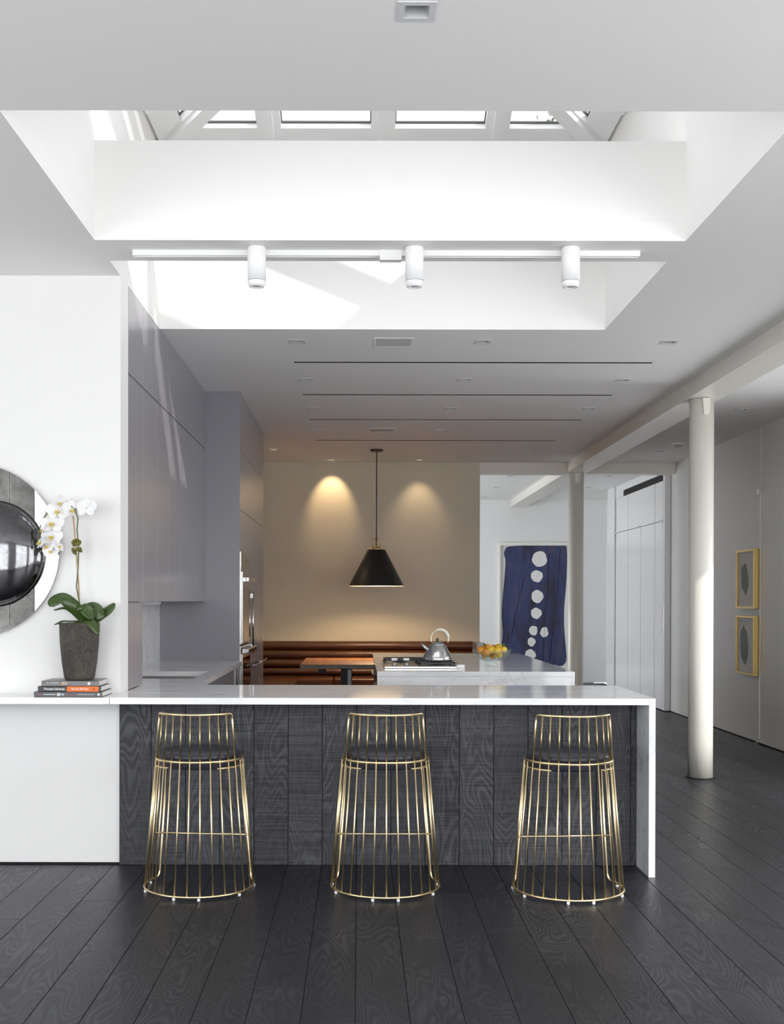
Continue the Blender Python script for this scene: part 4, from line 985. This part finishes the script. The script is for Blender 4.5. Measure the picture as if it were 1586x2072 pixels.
book(-1.652, -1.326, 5.99, 6.20, .948, .9755, plain('black_cover', (.02, .02, .022), .3), 'black and orange university book in the middle of the stack', sp2)
book(-1.635, -1.337, 5.995, 6.205, .976, 1.003, plain('grey_dust_jacket', (.16, .15, .15), .3, var=.3), 'grey-brown book on top of the stack under the pot', sp1)

# ------------------------------------------------------------------ orchid
ox, oy, oz = -1.463, 6.10, 1.0035
oc = thing('potted_orchid', 'white orchid in a rough dark stoneware pot on the books', 'potted plant', (ox, oy, oz))
part('pot', MB().lathe([(.066, 0), (.075, .004), (.080, .02), (.092, .10), (.101, .20), (.104, .285), (.106, .292), (.103, .297), (.094, .296), (.092, .285), (.002, .280)], 48, (ox, oy, oz)), M_pot, oc)
zt = oz + .285
part('soil_moss', MB().lathe([(.088, 0), (.06, .012), (.02, .02), (.002, .02)], 24, (ox, oy, zt - .003), cap=False), M_moss, oc, kind='stuff')
part('stake', MB().tube([(ox + .0, oy, zt), (ox - .004, oy, zt + .2), (ox - .022, oy, zt + .45), (ox - .042, oy, 1.95)], .0045, 8), M_cane, oc)
part('stem', MB().tube([(ox + .005, oy - .01, zt), (ox + .017, oy, zt + .06), (ox + .002, oy - .01, zt + .12), (ox - .014, oy - .01, zt + .2), (ox - .008, oy, zt + .3), (ox - .004, oy, zt + .40), (ox - .012, oy - .005, zt + .50), (ox - .006, oy - .01, zt + .56), (ox - .02, oy - .015, zt + .605), (ox - .055, oy - .02, 1.925), (ox - .10, oy - .03, 1.925), (ox - .15, oy - .03, 1.90), (ox - .19, oy - .03, 1.83), (ox - .21, oy - .03, 1.76), (ox - .215, oy - .03, 1.70)], .0035, 8), M_stem, oc)
part('stem_branch', MB().tube([(ox - .022, oy - .015, 1.893), (ox - .002, oy - .01, 1.905), (ox + .012, oy, 1.925)], .0025, 6), M_stem, oc)
ms = MB(); rg = random.Random(3)
for i in range(46): ms.ball((ox - .014 + rg.uniform(-.020, .020), oy + rg.uniform(-.018, .018), 1.70 + rg.choice((-.020, .022)) + rg.uniform(-.015, .015)), rg.uniform(.006, .011), 6, 4, (1, 1, rg.uniform(.6, 1.3)))
part('moss_wrap', ms, M_moss, oc, kind='stuff')
for z in (1.712, 1.684): part('raffia_tie', MB().lathe([(.017, 0), (.018, .004), (.017, .008)], 16, (ox - .014, oy, z)), M_cane, oc)
def arc_leaf(pts, w, nrm=(0, -1, .3), n=22):
    """leaf along a curved spine (Catmull), blade spread across nrm-perpendicular"""
    P = [Vector(p) for p in pts]; Q = [P[0] * 2 - P[1]] + P + [P[-1] * 2 - P[-2]]; C_ = []
    for i in range(n + 1):
        t = i / n * (len(P) - 1); k = min(int(t), len(P) - 2); u = t - k; a, b, c, d = Q[k:k + 4]
        C_.append(.5 * ((2 * b) + (c - a) * u + (2 * a - 5 * b + 4 * c - d) * u * u + (3 * b - a - 3 * c + d) * u ** 3))
    nv = Vector(nrm).normalized(); m = 6; vs = []; fs = []
    for i, p in enumerate(C_):
        t = i / n; tg = (C_[min(i + 1, n)] - C_[max(i - 1, 0)]).normalized(); s_ = tg.cross(nv).normalized(); q = s_.cross(tg).normalized()
        ww = w * (.30 + .70 * sin(pi * min(1, t * 1.0) ** .8) ** .7) if t < .6 else w * max(.04, sqrt(max(0, 1 - ((t - .6) / .4) ** 2.4)))
        for k in range(m + 1):
            u = k / m * 2 - 1; vs.append(p + s_ * (ww / 2 * u) - q * (abs(u) ** 1.6 * ww * .13 - .0 ) )
    K1 = len(vs); vs += [v + nv * -.0022 for v in vs]
    for i in range(n):
        for k in range(m):
            a = i * (m + 1) + k; fs.append((a, a + 1, a + m + 2, a + m + 1)); fs.append((K1 + a, K1 + a + m + 1, K1 + a + m + 2, K1 + a + 1))
        a = i * (m + 1); fs.append((a, a + m + 1, K1 + a + m + 1, K1 + a)); a += m; fs.append((a, K1 + a, K1 + a + m + 1, a + m + 1))
    e = n * (m + 1); fs += [(k, K1 + k, K1 + k + 1, k + 1) for k in range(m)] + [(e + k, e + k + 1, K1 + e + k + 1, K1 + e + k) for k in range(m)]
    return MB().add(vs, fs, True)
b0 = (ox + .015, oy, zt + .025)
part('leaf', arc_leaf([b0, (ox - .02, oy - .03, zt + .10), (ox - .075, oy - .06, zt + .148), (ox - .115, oy - .08, zt + .132), (ox - .135, oy - .09, zt + .10)], .075, (-.1, -.75, .6)), M_leaf, oc)
part('leaf', arc_leaf([b0, (ox - .03, oy + .01, zt + .075), (ox - .08, oy + .02, zt + .098), (ox - .145, oy + .03, zt + .082)], .05, (-.1, -.25, 1)), M_leaf, oc)
part('leaf', arc_leaf([b0, (ox + .03, oy - .03, zt + .085), (ox + .055, oy - .06, zt + .085), (ox + .085, oy - .08, zt + .035)], .072, (.35, -.75, .55)), M_leaf, oc)
part('leaf', arc_leaf([b0, (ox + .05, oy + .01, zt + .09), (ox + .09, oy - .005, zt + .10), (ox + .115, oy - .02, zt + .065), (ox + .10, oy - .03, zt + .03)], .06, (.5, -.7, .45)), M_leaf, oc)
part('leaf', arc_leaf([b0, (ox + .07, oy + .02, zt + .035), (ox + .13, oy + .02, zt + .075), (ox + .185, oy + .01, zt + .115)], .062, (-.25, -.8, .55)), M_leaf, oc)
part('leaf', arc_leaf([b0, (ox + .05, oy - .06, zt + .028), (ox + .09, oy - .085, zt + .01), (ox + .12, oy - .09, zt - .045)], .05, (.3, -.8, .5)), M_leaf, oc)
part('leaf', arc_leaf([b0, (ox - .04, oy - .03, zt + .025), (ox - .08, oy - .05, zt + .025), (ox - .118, oy - .06, zt + .005)], .03, (-.1, -.3, 1)), M_leaf, oc)
def petal(L, w, cup=.18):
    n, m = 7, 6; vs = []; fs = []
    for i in range(n + 1):
        t = i / n; ww = w * (sin(pi * (t * .86 + .10)) ** .65)
        for k in range(m + 1):
            u = k / m * 2 - 1; vs.append((ww / 2 * u, -(cup * L * (t * t) * .5) + .05 * w * u * u, L * t))
    for i in range(n):
        for k in range(m): a = i * (m + 1) + k; fs.append((a, a + 1, a + m + 2, a + m + 1))
    return vs, fs
def flower_meshes():
    f = MB()
    for ang, L, w, cup, dy in ((0, .040, .034, .1, .002), (125, .036, .030, .1, .002), (-125, .036, .030, .1, .002), (68, .042, .048, .05, 0), (-68, .042, .048, .05, 0)):
        vs, fs = petal(L, w, cup); R = Matrix.Rotation(radians(ang), 4, 'Y')
        f.add([R @ (Vector(v) + Vector((0, dy, .003))) for v in vs], fs, True)
    l = MB().ball((0, -.006, -.004), .008, 10, 6, (.8, .8, 1)).ball((-.007, -.009, -.004), .005, 8, 5, (.6, .8, 1.2)).ball((.007, -.009, -.004), .005, 8, 5, (.6, .8, 1.2)).tube([(0, -.010, -.008), (0, -.016, -.014), (0, -.013, -.020)], [.005, .003, .001], 6)
    c = MB().ball((0, -.010, .004), .004, 8, 5)
    return f.mesh('flower', M_petal), l.mesh('lip', M_lip), c.mesh('column_tip', M_petal)
FM = flower_meshes()
FL = [(-1.568, 1.883, 12, -8, 1.15), (-1.600, 1.820, 8, -12, 1.25), (-1.604, 1.750, 0, -20, 1.15), (-1.603, 1.672, 10, -28, .85), (-1.622, 1.700, -35, -15, .95), (-1.500, 1.893, 40, 0, 1.05), (-1.555, 1.930, 25, 25, .85), (-1.605, 1.878, -30, 0, .9), (-1.645, 1.790, -70, -10, .9), (-1.655, 1.72, -55, -20, .9), (-1.418, 1.900, 165, 8, 1.15), (-1.568, 1.70, 60, -30, .75)]
for i, (fx, fz, yaw, tilt, sc) in enumerate(FL):
    o = link('flower', FM[0], (fx - ox, -.045 + .012 * (i % 3), fz - oz), oc); o.rotation_euler = (radians(tilt), 0, radians(yaw)); o.scale = (sc * 1.16,) * 3
    for nm, me in (('lip', FM[1]), ('column_tip', FM[2])): c = bpy.data.objects.new(nm, me); COL.objects.link(c); c.parent = o

# ------------------------------------------------------------------ bar stools
def stool_meshes():
    D = {}
    zt_, zb_ = .647, .018; rt, rb = .2125, .268; st = radians(13.2)
    def pc_(a, z, r=None):
        rr = r if r is not None else rb + (rt - rb) * (z - zb_) / (zt_ - zb_)
        return Vector((rr * sin(a), -rr * cos(a), z))
    D['seat_ring'] = MB().tube([pc_(2 * pi * i / 72, zt_) for i in range(72)], .0056, 8, closed=True).mesh('seat_ring', M_brass)
    e = 9 * st; pts = [pc_(-e, zt_), pc_(-e, .10)]
    c = radians(4)
    for k in range(7):
        u = k / 6; pts.append(pc_(-e + c * (1 - cos(u * pi / 2)) * 1.6, .055 - (.055 - zb_) * sin(u * pi / 2)))
    n = 60
    for i in range(1, n): pts.append(pc_(-(e - c * 1.6) + 2 * (e - c * 1.6) * i / n, zb_))
    for k in range(6, -1, -1):
        u = k / 6; pts.append(pc_(e - c * (1 - cos(u * pi / 2)) * 1.6, .055 - (.055 - zb_) * sin(u * pi / 2)))
    pts += [pc_(e, .10), pc_(e, zt_)]
    D['base_loop'] = MB().tube(pts, .0056, 8).mesh('base_loop', M_brass)
    D['rods'] = [MB().tube([pc_(k * st, zb_), pc_(k * st, zt_)], .0038, 8).mesh('rod', M_brass) for k in range(-8, 9)]
    zr_ = .872; R = .200; E_ = 5 * st
    p = [pc_(-E_, zt_), pc_(-E_ * .975, zr_ - .045, R + .002)]
    for k in range(6):
        u = k / 5; p.append(pc_(-E_ * (.975 - .09 * (1 - cos(u * pi / 2))), zr_ - .030 + .030 * sin(u * pi / 2), R))
    for i in range(1, 30): p.append(pc_(-E_ * .885 + 2 * E_ * .885 * i / 30, zr_, R))
    for k in range(5, -1, -1):
        u = k / 5; p.append(pc_(E_ * (.975 - .09 * (1 - cos(u * pi / 2))), zr_ - .030 + .030 * sin(u * pi / 2), R))
    p += [pc_(E_ * .975, zr_ - .045, R + .002), pc_(E_, zt_)]
    D['back_rail'] = MB().tube(p, .0056, 8).mesh('back_rail', M_brass)
    D['back_rods'] = [MB().tube([pc_(k * st, zt_), pc_(k * st * (.98), zr_, R)], .0038, 8).mesh('back_rod', M_brassd) for k in range(-4, 5)]  # darker brass here holds the back rods' shade in its colour
    D['support_ring'] = MB().tube([pc_(radians(-130 + i * 4.6), .614, .211) for i in range(21)] + [(-.10, -.10, .610)], .0045, 8).tube([pc_(radians(130 - i * 4.6), .614, .211) for i in range(21)] + [(.10, -.10, .610)], .0045, 8).tube([(-.10, -.10, .609), (.10, -.10, .609)], .0045).mesh('support_ring', M_brass)
    D['footrest'] = MB().tube([pc_(-8 * st, .254), pc_(8 * st, .254)], .0045, 8).mesh('footrest', M_brass)
    D['seat'] = MB().lathe([(.150, .607), (.186, .608), (.193, .613), (.195, .640), (.1955, .6515), (.1985, .655), (.202, .662), (.202, .670), (.196, .679), (.184, .687), (.15, .691), (.08, .692), (.002, .692)], 56).mesh('seat', M_navy)
    D['foot'] = [MB().lathe([(.0075, 0), (.0075, .013)], 12, tuple(pc_(a, 0, rb)), cap=True).mesh('foot_cap', M_white) for a in (radians(-64), radians(-14), radians(12), radians(58), radians(102), radians(-102))]
    return D
SD = stool_meshes()
def make_stool(label):
    t = thing('bar_stool', label, 'bar stool', (0, 0, 0), 'brass cage bar stools at the bar')
    def ch(n, me): o = link(n, me, (0, 0, 0), t)
    ch('seat', SD['seat']); ch('seat_ring', SD['seat_ring']); ch('base_loop', SD['base_loop']); ch('back_rail', SD['back_rail']); ch('support_ring', SD['support_ring']); ch('footrest', SD['footrest'])
    for m in SD['rods']: ch('rod', m)
    for m in SD['back_rods']: ch('back_rod', m)
    for m in SD['foot']: ch('foot_cap', m)
    return t
for lab, x, y, rz in (('left brass wire-cage bar stool with navy seat, nearest the white wall', -.782, 5.735, -5), ('middle brass wire-cage bar stool with round navy seat', .136, 5.735, 0), ('right brass wire-cage bar stool with navy seat, nearest the marble waterfall end', 1.032, 5.69, 4)):
    s_ = make_stool(lab); s_.location = (x, y, .0003); s_.rotation_euler = (0, 0, radians(rz))
